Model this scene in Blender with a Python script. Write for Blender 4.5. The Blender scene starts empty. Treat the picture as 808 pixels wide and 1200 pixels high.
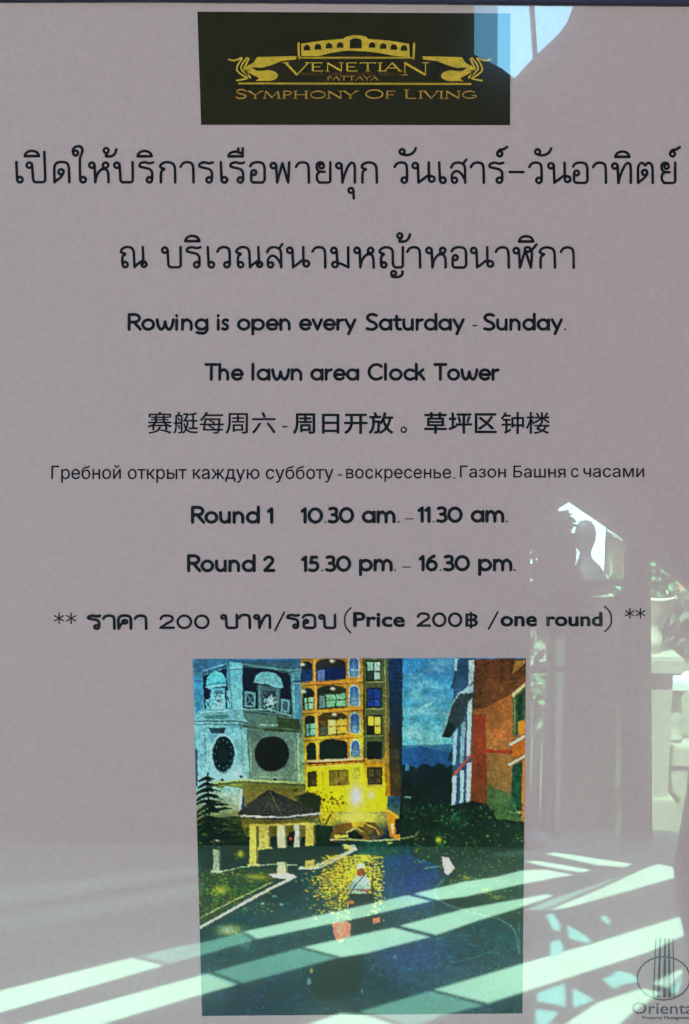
import bpy, bmesh, math, random
import numpy as np
from mathutils import Vector, Matrix, Euler
from mathutils.geometry import delaunay_2d_cdt

S = bpy.context.scene
COL = S.collection
R = math.radians

# ------------------------------------------------------------------ camera
PITCH, ROLL, DIST, CAMZ, FPX = 6.04, 0.45, 0.55, 1.60, 1100.0
cam_d = bpy.data.cameras.new('camera'); cam = bpy.data.objects.new('camera', cam_d); COL.objects.link(cam)
cam_d.sensor_fit = 'VERTICAL'; cam_d.sensor_height = 24.0; cam_d.lens = 24.0*FPX/1200.0
cam_d.clip_start = 0.02; cam_d.clip_end = 800
cam.location = (0, -DIST, CAMZ)
CR = Euler((R(90-PITCH), 0, 0), 'XYZ').to_matrix() @ Matrix.Rotation(R(ROLL), 3, 'Z')
cam.rotation_euler = CR.to_euler()
S.camera = cam

# ------------------------------------------------------------------ sky, sun, exposure
SUN_EL, SUN_AZ = 64.0, -22.0          # elevation; degrees east of +Y (the side behind the notice wall)
w = bpy.data.worlds.new('World'); S.world = w; w.use_nodes = True
nt = w.node_tree
sky = nt.nodes.new('ShaderNodeTexSky'); sky.sky_type = 'NISHITA'; sky.sun_disc = False; sky.dust_density = 3.0
sky.sun_elevation = R(SUN_EL); sky.sun_rotation = R(SUN_AZ)
nt.nodes['Background'].inputs[1].default_value = 0.15
nt.links.new(sky.outputs[0], nt.nodes['Background'].inputs[0])
sl = bpy.data.lights.new('sun', 'SUN'); sl.energy = 5.0; sl.angle = R(0.25); sl.color = (1, 0.97, 0.9)
sun = bpy.data.objects.new('sun', sl); COL.objects.link(sun)
SUNV = Vector((math.sin(R(SUN_AZ))*math.cos(R(SUN_EL)), math.cos(R(SUN_AZ))*math.cos(R(SUN_EL)), math.sin(R(SUN_EL))))
sun.rotation_euler = SUNV.to_track_quat('Z', 'Y').to_euler()
sun.location = SUNV*20
S.view_settings.view_transform = 'Standard'; S.view_settings.look = 'None'
S.view_settings.exposure = 3.68; S.view_settings.gamma = 1.0
S.render.engine = 'CYCLES'
S.cycles.use_denoising = True
S.cycles.max_bounces = 10; S.cycles.diffuse_bounces = 6; S.cycles.glossy_bounces = 4; S.cycles.transparent_max_bounces = 12
S.cycles.sample_clamp_indirect = 4.0

# ------------------------------------------------------------------ geometry of the view (used to measure where things stand)
CP = Vector((0, -DIST, CAMZ))
def ray(px, py):
    return CR @ Vector(((px-404.0)/FPX, -(py-600.0)/FPX, -1.0))
def at(px, py, lift=0.0):
    d = ray(px, py); t = (DIST-lift)/d.y
    p = CP + d*t
    return Vector((p.x, -lift, p.z))
def mir(px, py, D):
    """the real place, behind the photographer at distance D from the notice, of something seen mirrored in it"""
    d = ray(px, py); t = (D+DIST)/d.y
    p = CP + d*t
    return Vector((p.x, -p.y, p.z))
def mirfloor(px, py, z=0.0):
    d = ray(px, py); t = (z-CAMZ)/d.z
    p = CP + d*t
    return Vector((p.x, -p.y, p.z))

# ------------------------------------------------------------------ helpers
def link_mesh(name, verts, faces, mat, parent=None, smooth=False):
    me = bpy.data.meshes.new(name); me.from_pydata([tuple(v) for v in verts], [], faces); me.update()
    if mat: me.materials.append(mat)
    if smooth:
        for p in me.polygons: p.use_smooth = True
    o = bpy.data.objects.new(name, me); COL.objects.link(o)
    if parent: o.parent = parent
    return o
def empty(name, label, cat, loc=(0, 0, 0), group=None):
    o = bpy.data.objects.new(name, None); COL.objects.link(o); o.location = loc
    o.empty_display_size = 0.05
    o['label'] = label; o['category'] = cat
    if group: o['group'] = group
    bpy.context.view_layer.update()
    return o
def tag(o, label, cat=None, group=None):
    o['label'] = label
    if cat: o['category'] = cat
    if group: o['group'] = group
    return o
def struct(o): o['kind'] = 'structure'; return o
def box(name, lo, hi, mat, parent=None, bevel=0.0):
    bm = bmesh.new(); bmesh.ops.create_cube(bm, size=1.0)
    lo = Vector(lo); hi = Vector(hi)
    for v in bm.verts: v.co = Vector([(lo[i]+hi[i])/2+v.co[i]*(hi[i]-lo[i]) for i in range(3)])
    if bevel: bmesh.ops.bevel(bm, geom=bm.edges[:], offset=bevel, segments=2, affect='EDGES')
    me = bpy.data.meshes.new(name); bm.to_mesh(me); bm.free(); me.materials.append(mat)
    o = bpy.data.objects.new(name, me); COL.objects.link(o)
    if parent:
        o.parent = parent; o.matrix_parent_inverse = parent.matrix_world.inverted()
    return o
def keep(o, parent):
    o.parent = parent; o.matrix_parent_inverse = parent.matrix_world.inverted(); return o

# ------------------------------------------------------------------ materials
def lin(c):
    out = []
    for v in c:
        v = v/255.0; out.append(v/12.92 if v <= 0.04045 else ((v+0.055)/1.055)**2.4)
    return out
def plain(name, col, rough=0.7, noise=0.12, scale=8.0, bump=0.0, metallic=0.0):
    m = bpy.data.materials.new(name); m.use_nodes = True; n = m.node_tree; b = n.nodes['Principled BSDF']
    tc = n.nodes.new('ShaderNodeTexCoord'); ns = n.nodes.new('ShaderNodeTexNoise'); ns.inputs['Scale'].default_value = scale
    ns.inputs['Detail'].default_value = 6
    mx = n.nodes.new('ShaderNodeMix'); mx.data_type = 'RGBA'
    mx.inputs['A'].default_value = (*[c*(1-noise) for c in col], 1); mx.inputs['B'].default_value = (*[min(1, c*(1+noise)) for c in col], 1)
    n.links.new(tc.outputs['Object'], ns.inputs['Vector']); n.links.new(ns.outputs['Fac'], mx.inputs['Factor'])
    n.links.new(mx.outputs['Result'], b.inputs['Base Color'])
    b.inputs['Roughness'].default_value = rough; b.inputs['Metallic'].default_value = metallic
    if bump:
        bp = n.nodes.new('ShaderNodeBump'); bp.inputs['Strength'].default_value = bump
        n.links.new(ns.outputs['Fac'], bp.inputs['Height']); n.links.new(bp.outputs['Normal'], b.inputs['Normal'])
    return m

REFL = 0.15
def laminated(name, col=None, attr=None, grain=0.05, gscale=900.0, tintnoise=0.0):
    """ink or paper under one clear, smooth laminate: a diffuse print and a mirror-sharp film on top"""
    m = bpy.data.materials.new(name); m.use_nodes = True; n = m.node_tree; L = n.links
    for x in list(n.nodes):
        if x.type == 'BSDF_PRINCIPLED': n.nodes.remove(x)
    out = n.nodes['Material Output']
    df = n.nodes.new('ShaderNodeBsdfDiffuse'); gl = n.nodes.new('ShaderNodeBsdfGlossy'); gl.inputs['Roughness'].default_value = 0.0
    gl.inputs['Color'].default_value = (0.50, 0.96, 0.90, 1)
    lw = n.nodes.new('ShaderNodeLayerWeight'); lw.inputs['Blend'].default_value = 0.5
    pw = n.nodes.new('ShaderNodeMath'); pw.operation = 'POWER'; pw.inputs[1].default_value = 5
    ml = n.nodes.new('ShaderNodeMath'); ml.operation = 'MULTIPLY_ADD'; ml.inputs[1].default_value = 1-REFL; ml.inputs[2].default_value = REFL
    L.new(lw.outputs['Facing'], pw.inputs[0]); L.new(pw.outputs[0], ml.inputs[0])
    # a faint greasy bloom over parts of the film
    g2 = n.nodes.new('ShaderNodeBsdfGlossy'); g2.inputs['Roughness'].default_value = 0.12; g2.inputs['Color'].default_value = (0.6, 0.97, 0.92, 1)
    tcs = n.nodes.new('ShaderNodeTexCoord'); sm = n.nodes.new('ShaderNodeTexNoise'); sm.inputs['Scale'].default_value = 9; sm.inputs['Detail'].default_value = 5
    L.new(tcs.outputs['Object'], sm.inputs['Vector'])
    sr = n.nodes.new('ShaderNodeMapRange'); sr.inputs['From Min'].default_value = 0.35; sr.inputs['From Max'].default_value = 0.7
    sr.inputs['To Min'].default_value = 0.08; sr.inputs['To Max'].default_value = 0.30; L.new(sm.outputs['Fac'], sr.inputs['Value'])
    gm = n.nodes.new('ShaderNodeMixShader'); L.new(sr.outputs[0], gm.inputs[0]); L.new(gl.outputs[0], gm.inputs[1]); L.new(g2.outputs[0], gm.inputs[2]); gl = gm
    ms = n.nodes.new('ShaderNodeMixShader'); L.new(ml.outputs[0], ms.inputs[0]); L.new(df.outputs[0], ms.inputs[1]); L.new(gl.outputs[0], ms.inputs[2])
    L.new(ms.outputs[0], out.inputs['Surface'])
    tc = n.nodes.new('ShaderNodeTexCoord')
    n1 = n.nodes.new('ShaderNodeTexNoise'); n1.inputs['Scale'].default_value = gscale; n1.inputs['Detail'].default_value = 2
    n2 = n.nodes.new('ShaderNodeTexNoise'); n2.inputs['Scale'].default_value = gscale*0.3; n2.inputs['Detail'].default_value = 3
    L.new(tc.outputs['Object'], n1.inputs['Vector']); L.new(tc.outputs['Object'], n2.inputs['Vector'])
    ad = n.nodes.new('ShaderNodeMath'); ad.operation = 'ADD'; L.new(n1.outputs['Fac'], ad.inputs[0]); L.new(n2.outputs['Fac'], ad.inputs[1])
    mr = n.nodes.new('ShaderNodeMapRange'); mr.inputs['From Min'].default_value = 0.7; mr.inputs['From Max'].default_value = 1.3
    mr.inputs['To Min'].default_value = 1-grain; mr.inputs['To Max'].default_value = 1+grain
    L.new(ad.outputs[0], mr.inputs['Value'])
    vm = n.nodes.new('ShaderNodeVectorMath'); vm.operation = 'SCALE'; L.new(mr.outputs[0], vm.inputs['Scale'])
    if attr:
        at_ = n.nodes.new('ShaderNodeAttribute'); at_.attribute_name = attr; L.new(at_.outputs['Color'], vm.inputs[0])
    elif tintnoise:
        n3 = n.nodes.new('ShaderNodeTexNoise'); n3.inputs['Scale'].default_value = gscale*0.45; n3.inputs['Detail'].default_value = 1
        L.new(tc.outputs['Object'], n3.inputs['Vector'])
        mx = n.nodes.new('ShaderNodeMix'); mx.data_type = 'RGBA'
        mx.inputs['A'].default_value = (col[0]*(1+tintnoise), col[1]*(1-tintnoise*.6), col[2], 1)
        mx.inputs['B'].default_value = (col[0]*(1-tintnoise), col[1]*(1+tintnoise*.6), col[2]*(1+tintnoise*.4), 1)
        L.new(n3.outputs['Fac'], mx.inputs['Factor']); L.new(mx.outputs['Result'], vm.inputs[0])
    else:
        vm.inputs[0].default_value = col
    L.new(vm.outputs[0], df.inputs['Color'])
    return m

M_paper = laminated('laminated_paper', (0.522, 0.456, 0.480), grain=0.05, tintnoise=0.05)
M_ink = laminated('laminated_black_ink', (0.008, 0.010, 0.020), grain=0.3)
M_grayink = laminated('laminated_grey_ink', (0.14, 0.10, 0.10), grain=0.2)
M_navyink = laminated('laminated_navy_ink', (0.09, 0.085, 0.11), grain=0.3)
M_logo = laminated('laminated_dark_green_print', (0.025, 0.023, 0.013), grain=0.4)
M_gold = laminated('laminated_gold_ink', (0.62, 0.46, 0.05), grain=0.2)
M_darkgold = laminated('laminated_amber_ink', (0.50, 0.30, 0.06), grain=0.2)
M_redgold = laminated('laminated_rust_ink', (0.13, 0.06, 0.02), grain=0.2)
M_photo = laminated('laminated_photo_print', attr='print', grain=0.10, gscale=700)

M_wall = plain('cream_plaster', (0.42, 0.38, 0.36), 0.9, bump=0.1, scale=20)
M_frame = plain('dark_blue_metal', (0.03, 0.035, 0.07), 0.4)
M_floor = plain('pale_floor_tile', (0.31, 0.315, 0.25), 0.6, noise=0.28, scale=5)
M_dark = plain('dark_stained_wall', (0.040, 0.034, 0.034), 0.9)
M_darkboard = plain('dark_board', (0.030, 0.028, 0.030), 0.9)
M_steel = plain('dark_door_steel', (0.012, 0.012, 0.012), 0.6)
M_stone = plain('cream_stone', (0.26, 0.235, 0.155), 0.8, bump=0.2, scale=12)
M_white = plain('white_paint', (0.5, 0.5, 0.46), 0.5)
M_skyblock = plain('sky_stand_in', (0.70, 0.80, 0.88), 0.9)
M_pot = plain('beige_pot', (0.60, 0.50, 0.36), 0.8, bump=0.2)
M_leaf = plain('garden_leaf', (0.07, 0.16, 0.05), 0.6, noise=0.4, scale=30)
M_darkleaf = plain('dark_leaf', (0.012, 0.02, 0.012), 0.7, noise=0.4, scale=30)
M_lawn = plain('lawn', (0.085, 0.095, 0.035), 0.95, noise=0.4, scale=6)
M_statue = plain('dark_bronze', (0.012, 0.012, 0.014), 0.6)
M_orange = plain('orange_render', (0.55, 0.24, 0.08), 0.9)
M_silhouette = plain('silhouette_dark', (0.012, 0.012, 0.014), 0.95)

def tint_sheet(name, col):
    m = bpy.data.materials.new(name); m.use_nodes = True; n = m.node_tree
    n.nodes.remove(n.nodes['Principled BSDF'])
    t = n.nodes.new('ShaderNodeBsdfTransparent'); t.inputs[0].default_value = (*col, 1)
    n.links.new(t.outputs[0], n.nodes['Material Output'].inputs['Surface']); return m
M_tintgrey = tint_sheet('dim_light_filter', (0.30, 0.44, 0.46))
M_tintcyan = tint_sheet('cyan_light_filter', (0.25, 0.75, 0.90))

# ================================================================== the walls, floor and sun-shaping roof round the notice
H = 3.15
struct(box('wall', (-3.2, 0.012, -0.02), (3.0, 0.16, H+0.3), M_wall))
fl_edge = 2.92
struct(box('floor', (-6, -fl_edge, -0.15), (6, 0.011, 0.0), M_floor))
g = link_mesh('ground', [(-300, 100, -0.9), (300, 100, -0.9), (300, -600, -0.9), (-300, -600, -0.9)], [(0, 3, 2, 1)], M_lawn); struct(g)

def poly_obj(name, outer, holes, mat, to3, depthvec, parent=None):
    """a flat board with holes, given real thickness along depthvec"""
    verts, edges, idx = [], [], 0
    loops = [outer]+holes
    for lp in loops:
        n = len(lp)
        for i, p in enumerate(lp): verts.append(Vector(p)); edges.append((idx+i, idx+(i+1) % n))
        idx += n
    vs, es, fs, _, _, _ = delaunay_2d_cdt(verts, edges, [], 0, 1e-6)
    def inside(pt, lp):
        c = False; n = len(lp); x, y = pt
        for i in range(n):
            x1, y1 = lp[i]; x2, y2 = lp[(i+1) % n]
            if (y1 > y) != (y2 > y) and x < (x2-x1)*(y-y1)/(y2-y1)+x1: c = not c
        return c
    keepf = []
    for f in fs:
        cx = sum(vs[i][0] for i in f)/len(f); cy = sum(vs[i][1] for i in f)/len(f)
        if inside((cx, cy), outer) and not any(inside((cx, cy), h) for h in holes): keepf.append(list(f))
    bm = bmesh.new(); bv = [bm.verts.new(to3(*v)) for v in vs]
    for f in keepf:
        try: bm.faces.new([bv[i] for i in f])
        except ValueError: pass
    for v in [v for v in bm.verts if not v.link_faces]: bm.verts.remove(v)
    r = bmesh.ops.extrude_face_region(bm, geom=bm.faces[:])
    for v in [x for x in r['geom'] if isinstance(x, bmesh.types.BMVert)]: v.co += Vector(depthvec)
    bmesh.ops.recalc_face_normals(bm, faces=bm.faces[:])
    me = bpy.data.meshes.new(name); bm.to_mesh(me); bm.free(); me.materials.append(mat)
    o = bpy.data.objects.new(name, me); COL.objects.link(o)
    if parent: o.parent = parent
    return o

# unseen roof added to shape the sun: gaps projected back from wanted floor patches
GOBO_Z = 3.12
def gap(poly):
    out = []
    for px, py in poly:
        f = mirfloor(px, py); k = GOBO_Z/SUNV.z
        out.append((f.x+SUNV.x*k, f.y+SUNV.y*k))
    return out
SUNGAPS = [
 [(-60, 1178), (0, 1161), (155, 1122), (195, 1131), (0, 1187), (-60, 1204)],
 [(-20, 1216), (30, 1199), (235, 1143), (245, 1140), (281, 1153), (232, 1167), (125, 1199), (60, 1222)],
 [(284, 1092), (395, 1068), (478, 1049), (506, 1056), (420, 1076), (300, 1101)],
 [(484, 1047.5), (545, 1033), (580, 1028), (612, 1020), (640, 1019), (673, 1025), (613, 1036), (545, 1051), (512, 1055)],
 [(355, 1110), (400, 1100), (461, 1087), (505, 1098), (430, 1117), (400, 1122)],
 [(468, 1085), (545, 1065), (600, 1055), (640, 1048), (649, 1050), (600, 1067), (560, 1079), (511, 1096)],
 [(638, 1000.5), (652, 999), (740, 1012), (734, 1016.5), (700, 1014)],
 [(612, 1009), (632, 1009), (694, 1019.5), (682, 1023), (640, 1016)],
 [(642, 1067), (700, 1043), (755, 1018), (770, 1012.5), (789, 1016), (790, 1029), (720, 1049), (665, 1064)],
 [(508, 1160), (613, 1129), (700, 1104), (797, 1074), (803, 1096), (760, 1116), (613, 1163), (572, 1176)],
 [(352, 1203), (400, 1187), (432, 1190), (480, 1206), (420, 1240), (330, 1230)],
 [(640, 1215), (700, 1175), (752, 1158), (776, 1163), (742, 1186), (700, 1225)],
 [(763, 1153), (799, 1135), (800, 1141), (783, 1158)],
]
DIMGAPS = [
 [(203, 1110), (235, 1105), (284, 1093), (298, 1102), (199, 1130), (163, 1121)],
 [(249, 1139), (351, 1111), (396, 1122.5), (284, 1152.5)],
 [(420, 1186), (504, 1161), (567, 1178), (520, 1190), (484, 1204), (440, 1190)],
 [(616, 1066), (652, 1052), (700, 1036), (742, 1021), (697, 1041), (655, 1059), (637, 1067)],
]
CYANGAPS = [
 [(640, 1073), (648, 1070), (656, 1082), (657, 1092), (648, 1090)],
 [(665, 1084), (680, 1092), (693, 1102), (688, 1106), (667, 1100)],
 [(703, 1074), (711, 1073), (715, 1079), (714, 1085), (707, 1080)],
 [(645, 1104), (657, 1101), (660, 1110), (659, 1117), (645, 1120)],
 [(706, 1148), (717, 1143), (724, 1137), (742, 1142), (750, 1150), (726, 1155), (720, 1160)],
 [(629, 1164), (662, 1152), (663, 1180), (630, 1174)],
 [(671, 1158), (682, 1163), (697, 1172), (672, 1182)],
 [(628, 1182), (655, 1186), (640, 1205), (626, 1215)],
 [(786, 1158), (800, 1144), (798, 1163), (788, 1166)],
]
FAINTGAPS = [
 [(-30, 1046), (60, 1036), (236, 1013), (236, 1024), (60, 1052), (-30, 1064)],
 [(-30, 1078), (80, 1062), (240, 1034), (240, 1048), (80, 1080), (-30, 1097)],
 [(560, 1002), (610, 996.5), (632, 999), (600, 1005)],
]
allgaps = [gap(p) for p in SUNGAPS+DIMGAPS+CYANGAPS+FAINTGAPS]
gobo = poly_obj('stripe_gobo', [(-3.2, 0.009), (3.0, 0.009), (3.0, -fl_edge), (-3.2, -fl_edge)], allgaps, M_darkboard,
               lambda x, y: Vector((x, y, GOBO_Z)), (0, 0, 0.006)); struct(gobo)
M_faint = tint_sheet('faint_light_filter', (0.055, 0.07, 0.065))
for k, p in enumerate(DIMGAPS+CYANGAPS+FAINTGAPS):
    q = gap(p); zz = GOBO_Z-0.004
    cx = sum(a for a, b in q)/len(q); cy = sum(b for a, b in q)/len(q)
    vs = [(cx+(a-cx)*1.10, cy+(b-cy)*1.10, zz) for a, b in q]
    pane = link_mesh('light_filter', vs, [list(range(len(vs)))], M_tintgrey if k < len(DIMGAPS) else (M_tintcyan if k < len(DIMGAPS+CYANGAPS) else M_faint), gobo)

# the wall behind the photographer, with its doorway and high window
WD = 2.78
def wallpt(px, py): p = mir(px, py, WD); return (p.x, p.z)
hole1 = [wallpt(*p) for p in [(556, -30), (556, 64), (572, 72), (588, 80), (603, 92), (628, 65), (655, 40), (668, 22), (677, -2), (672, -30)]]
hole2 = [wallpt(*p) for p in [(622, 641), (640, 605), (668, 588), (735, 634), (790, 675), (835, 715), (850, 1000), (790, 1019), (740, 1011), (622, 990)]]
top = GOBO_Z-0.012
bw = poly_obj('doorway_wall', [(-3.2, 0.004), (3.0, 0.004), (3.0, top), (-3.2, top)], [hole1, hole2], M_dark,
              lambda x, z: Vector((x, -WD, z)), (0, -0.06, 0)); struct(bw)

# ---- window bar in the high window, glazed door leaf in the doorway
def barbox(name, p0, p1, halfw, D, mat, parent, depth=0.03):
    a, b = mir(*p0, D), mir(*p1, D)
    ax = (b-a).normalized(); side = ax.cross(Vector((0, 1, 0))).normalized()*halfw
    dv = Vector((0, -depth, 0))
    vs = [a-side, a+side, b+side, b-side]; vs = vs+[v+dv for v in vs]
    o = link_mesh(name, vs, [(0, 1, 2, 3), (7, 6, 5, 4), (0, 4, 5, 1), (1, 5, 6, 2), (2, 6, 7, 3), (3, 7, 4, 0)], mat)
    return keep(o, parent)
M_dimsheet = tint_sheet('dimming_sheet', (0.30, 0.36, 0.38))
hw = empty('high_window', 'high window with one thin upright bar above the doorway', 'window', mir(628, 80, 2.86))
barbox('mullion', (622, -30), (629, 75), 0.006, 2.86, M_steel, hw)
sp = link_mesh('dimming_pane', [mir(550, -36, 2.855), mir(584, -36, 2.855), mir(583, 90, 2.855), mir(550, 90, 2.855)], [(0, 1, 2, 3)], M_dimsheet); keep(sp, hw)  # sheet added to dim the left edge of the sky opening
s_ = link_mesh('sill', [mir(575, 84, 2.85), mir(606, 98, 2.85), mir(606, 98, 2.91), mir(575, 84, 2.91)], [(0, 1, 2, 3)], M_steel); keep(s_, hw)
door = empty('glazed_door', 'dark steel door leaf with thin glazing bars standing in the doorway', 'door', mirfloor(690, 1000))
DD = 2.87
barbox('stile', (749, 630), (752, 1016), 0.042, DD, M_steel, door, 0.05)
barbox('stile', (646, 590), (648, 1000), 0.011, DD, M_steel, door, 0.05)
barbox('glazing_bar', (616, 686), (740, 683), 0.011, DD-0.003, M_steel, door)
barbox('glazing_bar', (616, 786), (740, 784), 0.009, DD-0.003, M_steel, door)
barbox('bottom_rail', (612, 1000), (760, 1000), 0.038, DD-0.003, M_steel, door, 0.05)
barbox('glazing_bar', (733, 690), (734, 985), 0.010, DD-0.006, M_steel, door)

M_smoke = tint_sheet('smoked_door_glass', (0.42, 0.50, 0.44))
for xa, xb, ya, yb in ((650, 731, 694, 783), (650, 731, 790, 982)):
    pn = link_mesh('pane', [mir(xa, ya, DD+.01), mir(xb, ya, DD+.01), mir(xb, yb, DD+.01), mir(xa, yb, DD+.01)], [(0, 1, 2, 3)], M_smoke); keep(pn, door)
# ---- the garden beyond the doorway
def lathe(name, prof, c, mat, parent=None, seg=24):
    vs, fs = [], []
    for r, z in prof:
        for k in range(seg):
            a = 2*math.pi*k/seg; vs.append((c.x+r*math.cos(a), c.y+r*math.sin(a), c.z+z))
    n = len(prof)
    for i in range(n-1):
        for k in range(seg):
            k2 = (k+1) % seg; fs.append((i*seg+k, i*seg+k2, (i+1)*seg+k2, (i+1)*seg+k))
    fs.append(list(range(seg))[::-1]); fs.append([(n-1)*seg+k for k in range(seg)])
    o = link_mesh(name, vs, fs, mat, smooth=True)
    if parent: keep(o, parent)
    return o
def leaves(name, blobs, n, size, mat, parent=None, seed=1):
    rnd = random.Random(seed); vs, fs = [], []
    for (c, rx, ry, rz), cnt in zip(blobs, n):
        for _ in range(cnt):
            u = Vector((rnd.gauss(0, 1), rnd.gauss(0, 1), rnd.gauss(0, 1))).normalized()*rnd.random()**0.33
            p = Vector((c.x+u.x*rx, c.y+u.y*ry, c.z+u.z*rz))
            a = Vector((rnd.gauss(0, 1), rnd.gauss(0, 1), rnd.gauss(0, 1))).normalized()
            b = a.cross(Vector((rnd.gauss(0, 1), rnd.gauss(0, 1), rnd.gauss(0, 1)))).normalized()
            s = size*(0.6+0.8*rnd.random()); i = len(vs)
            vs += [p-a*s, p+b*s*0.45, p+a*s, p-b*s*0.45]; fs.append((i, i+1, i+2, i+3))
    o = link_mesh(name, vs, fs, mat)
    if parent: keep(o, parent)
    return o
gz = -0.9
# pedestal + planter
D1 = 5.0
ped = mir(768, 764, D1); pb = Vector((ped.x, ped.y, gz))
pt = empty('stone_pedestal', 'cream stone pedestal carrying the planter at the right of the doorway', 'pedestal', pb)
hh = ped.z-gz
wd = (mir(795, 764, D1)-mir(742, 764, D1)).x/2
box('shaft', (pb.x-wd*.62, pb.y-wd*.62, gz), (pb.x+wd*.62, pb.y+wd*.62, ped.z-0.11), M_stone, pt)
box('cap', (pb.x-wd, pb.y-wd, ped.z-0.109), (pb.x+wd, pb.y+wd, ped.z), M_stone, pt, 0.015)
box('plinth', (pb.x-wd*.9, pb.y-wd*.9, gz), (pb.x+wd*.9, pb.y+wd*.9, gz+0.2), M_stone, pt, 0.01)
pw = empty('planter', 'beige bowl planter with a green plant on a slim foot', 'planter', mir(764, 764, D1))
pc = mir(764, 764, D1); ptop = mir(764, 697, D1).z-pc.z; pr = (mir(787, 700, D1)-mir(763, 700, D1)).x
lathe('bowl', [(0.05, 0), (0.06, ptop*.25), (0.05, ptop*.42), (pr*.55, ptop*.55), (pr*.85, ptop*.78), (pr*.97, ptop*.95), (pr*1.05, ptop), (pr*.9, ptop*1.001), (pr*.85, ptop*.9)], pc, M_pot, pw)
leaves('foliage', [(pc+Vector((0.02, 0, ptop+.07)), pr*.8, pr*.8, 0.14)], [500], 0.04, M_leaf, pw, 3)
# balustrade
D2 = 5.6
bt = mir(785, 797, D2)
bl = empty('balustrade', 'white topped stone balustrade with turned balusters across the garden', 'balustrade', (bt.x+1.2, bt.y, gz))
box('top_rail', (bt.x-0.1, bt.y-.12, bt.z-0.045), (bt.x+3.5, bt.y+.12, bt.z+0.03), M_white, bl, 0.01)
bzb = mir(785, 868, D2).z
box('bottom_rail', (bt.x-0.1, bt.y-.12, bzb-0.14), (bt.x+3.5, bt.y+.12, bzb), M_stone, bl, 0.01)
box('base', (bt.x-0.1, bt.y-.10, gz), (bt.x+3.5, bt.y+.10, bzb-0.141), M_stone, bl)
hb = bt.z-0.046-bzb; first = None
for k in range(18):
    x = bt.x+0.05+k*0.19
    if first is None:
        first = lathe('baluster', [(0.05, 0), (0.05, hb*.1), (0.025, hb*.15), (0.06, hb*.38), (0.05, hb*.5), (0.025, hb*.8), (0.05, hb*.9), (0.05, hb)], Vector((x, bt.y, bzb+.0005)), M_stone, bl, 14)
    else:
        c = first.copy(); COL.objects.link(c); c.parent = bl; c.matrix_parent_inverse = first.matrix_parent_inverse.copy(); c.location = (k*0.19, 0, 0)
# bust on the terrace, dark against the sky
D3 = 4.1
bc = mir(690, 690, D3); u = (mir(700, 690, D3)-mir(690, 690, D3)).x/10  # metres per photograph pixel at that distance
st = empty('garden_statue', 'dark garden bust turned sideways, outlined against the sky in the doorway', 'statue', (bc.x, bc.y, gz))
prof = [(26*u, -6*u), (25*u, 6*u), (21*u, 18*u), (14*u, 28*u), (8*u, 36*u), (6.5*u, 43*u), (9*u, 50*u), (12*u, 58*u), (12.5*u, 66*u), (11*u, 74*u), (6*u, 80*u), (0.5*u, 81*u)]
def bust():
    vs, fs, seg = [], [], 20
    for i, (r, z) in enumerate(prof):
        off = -2*u if z < 30*u else (-5*u+(z-30*u)*-0.03)
        for k in range(seg):
            a = 2*math.pi*k/seg
            rr = r*(1+(0.13*math.exp(-((a-math.pi)**2)/0.15) if 46*u < z < 66*u else 0))
            vs.append((bc.x+off+rr*math.cos(a)*1.0, bc.y+rr*math.sin(a)*0.7, bc.z+z))
    n = len(prof)
    for i in range(n-1):
        for k in range(seg): k2 = (k+1) % seg; fs.append((i*seg+k, i*seg+k2, (i+1)*seg+k2, (i+1)*seg+k))
    return vs, fs
vs, fs = bust(); o = link_mesh('bust', vs, fs, M_statue, smooth=True); keep(o, st)
box('plinth', (bc.x-.13, bc.y-.1, gz), (bc.x+.11, bc.y+.1, bc.z-5*u), M_pot, st)
# shrubs and hedge
def shrub(name, label, cat, blobs, n, size, mat, seed):
    c = blobs[0][0]; t = empty(name, label, cat, (c.x, c.y, gz))
    leaves('foliage', blobs, n, size, mat, t, seed)
    lathe('stem', [(0.03, 0), (0.02, max(0.2, c.z-gz))], Vector((c.x, c.y, gz)), M_statue, t, 8)
    return t
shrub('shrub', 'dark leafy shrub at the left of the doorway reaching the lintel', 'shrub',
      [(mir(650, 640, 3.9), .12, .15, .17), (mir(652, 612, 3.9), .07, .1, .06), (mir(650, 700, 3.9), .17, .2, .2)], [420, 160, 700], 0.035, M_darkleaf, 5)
shrub('shrub', 'bright green shrub low behind the door beside the printed photo', 'shrub',
      [(mir(631, 812, 4.8), .06, .1, .15), (mir(636, 855, 4.8), .08, .1, .14)], [150, 120], 0.035, M_leaf, 6)
shrub('shrub', 'pale green shrub between the bust and the wide door post', 'shrub',
      [(mir(724, 684, 4.8), .08, .1, .05), (mir(668, 750, 4.8), .12, .1, .12)], [140, 200], 0.03, M_leaf, 8)
hd = link_mesh('_', [], [], None); bpy.data.objects.remove(hd)
def hedge(name, label, x0, x1, y, ztop, mat, seed, n):
    t = empty(name, label, 'hedge', ((x0+x1)/2, y, gz))
    box('core', (x0, y-.25, gz), (x1, y+.2, ztop-.08), mat, t)
    rnd = random.Random(seed)
    blobs = [(Vector((x0+(x1-x0)*k/12, y, (gz+ztop)/2+.1)), (x1-x0)/14, .34, (ztop-gz)/2) for k in range(13)]
    leaves('foliage', blobs, [n]*13, .06, mat, t, seed)
M_olive0 = plain('muted_green_leaf', (0.13, 0.15, 0.085), 0.8, noise=0.5, scale=20)
a, b = mir(600, 692, 6), mir(748, 692, 6)
hedge('hedge', 'low dark clipped hedge across the lower half of the doorway', a.x, b.x, -6, a.z, M_olive0, 11, 220)
a, b = mir(752, 700, 9), mir(900, 700, 9)
M_olive = plain('olive_leaf', (0.06, 0.065, 0.03), 0.7, noise=0.4, scale=20)
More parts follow.
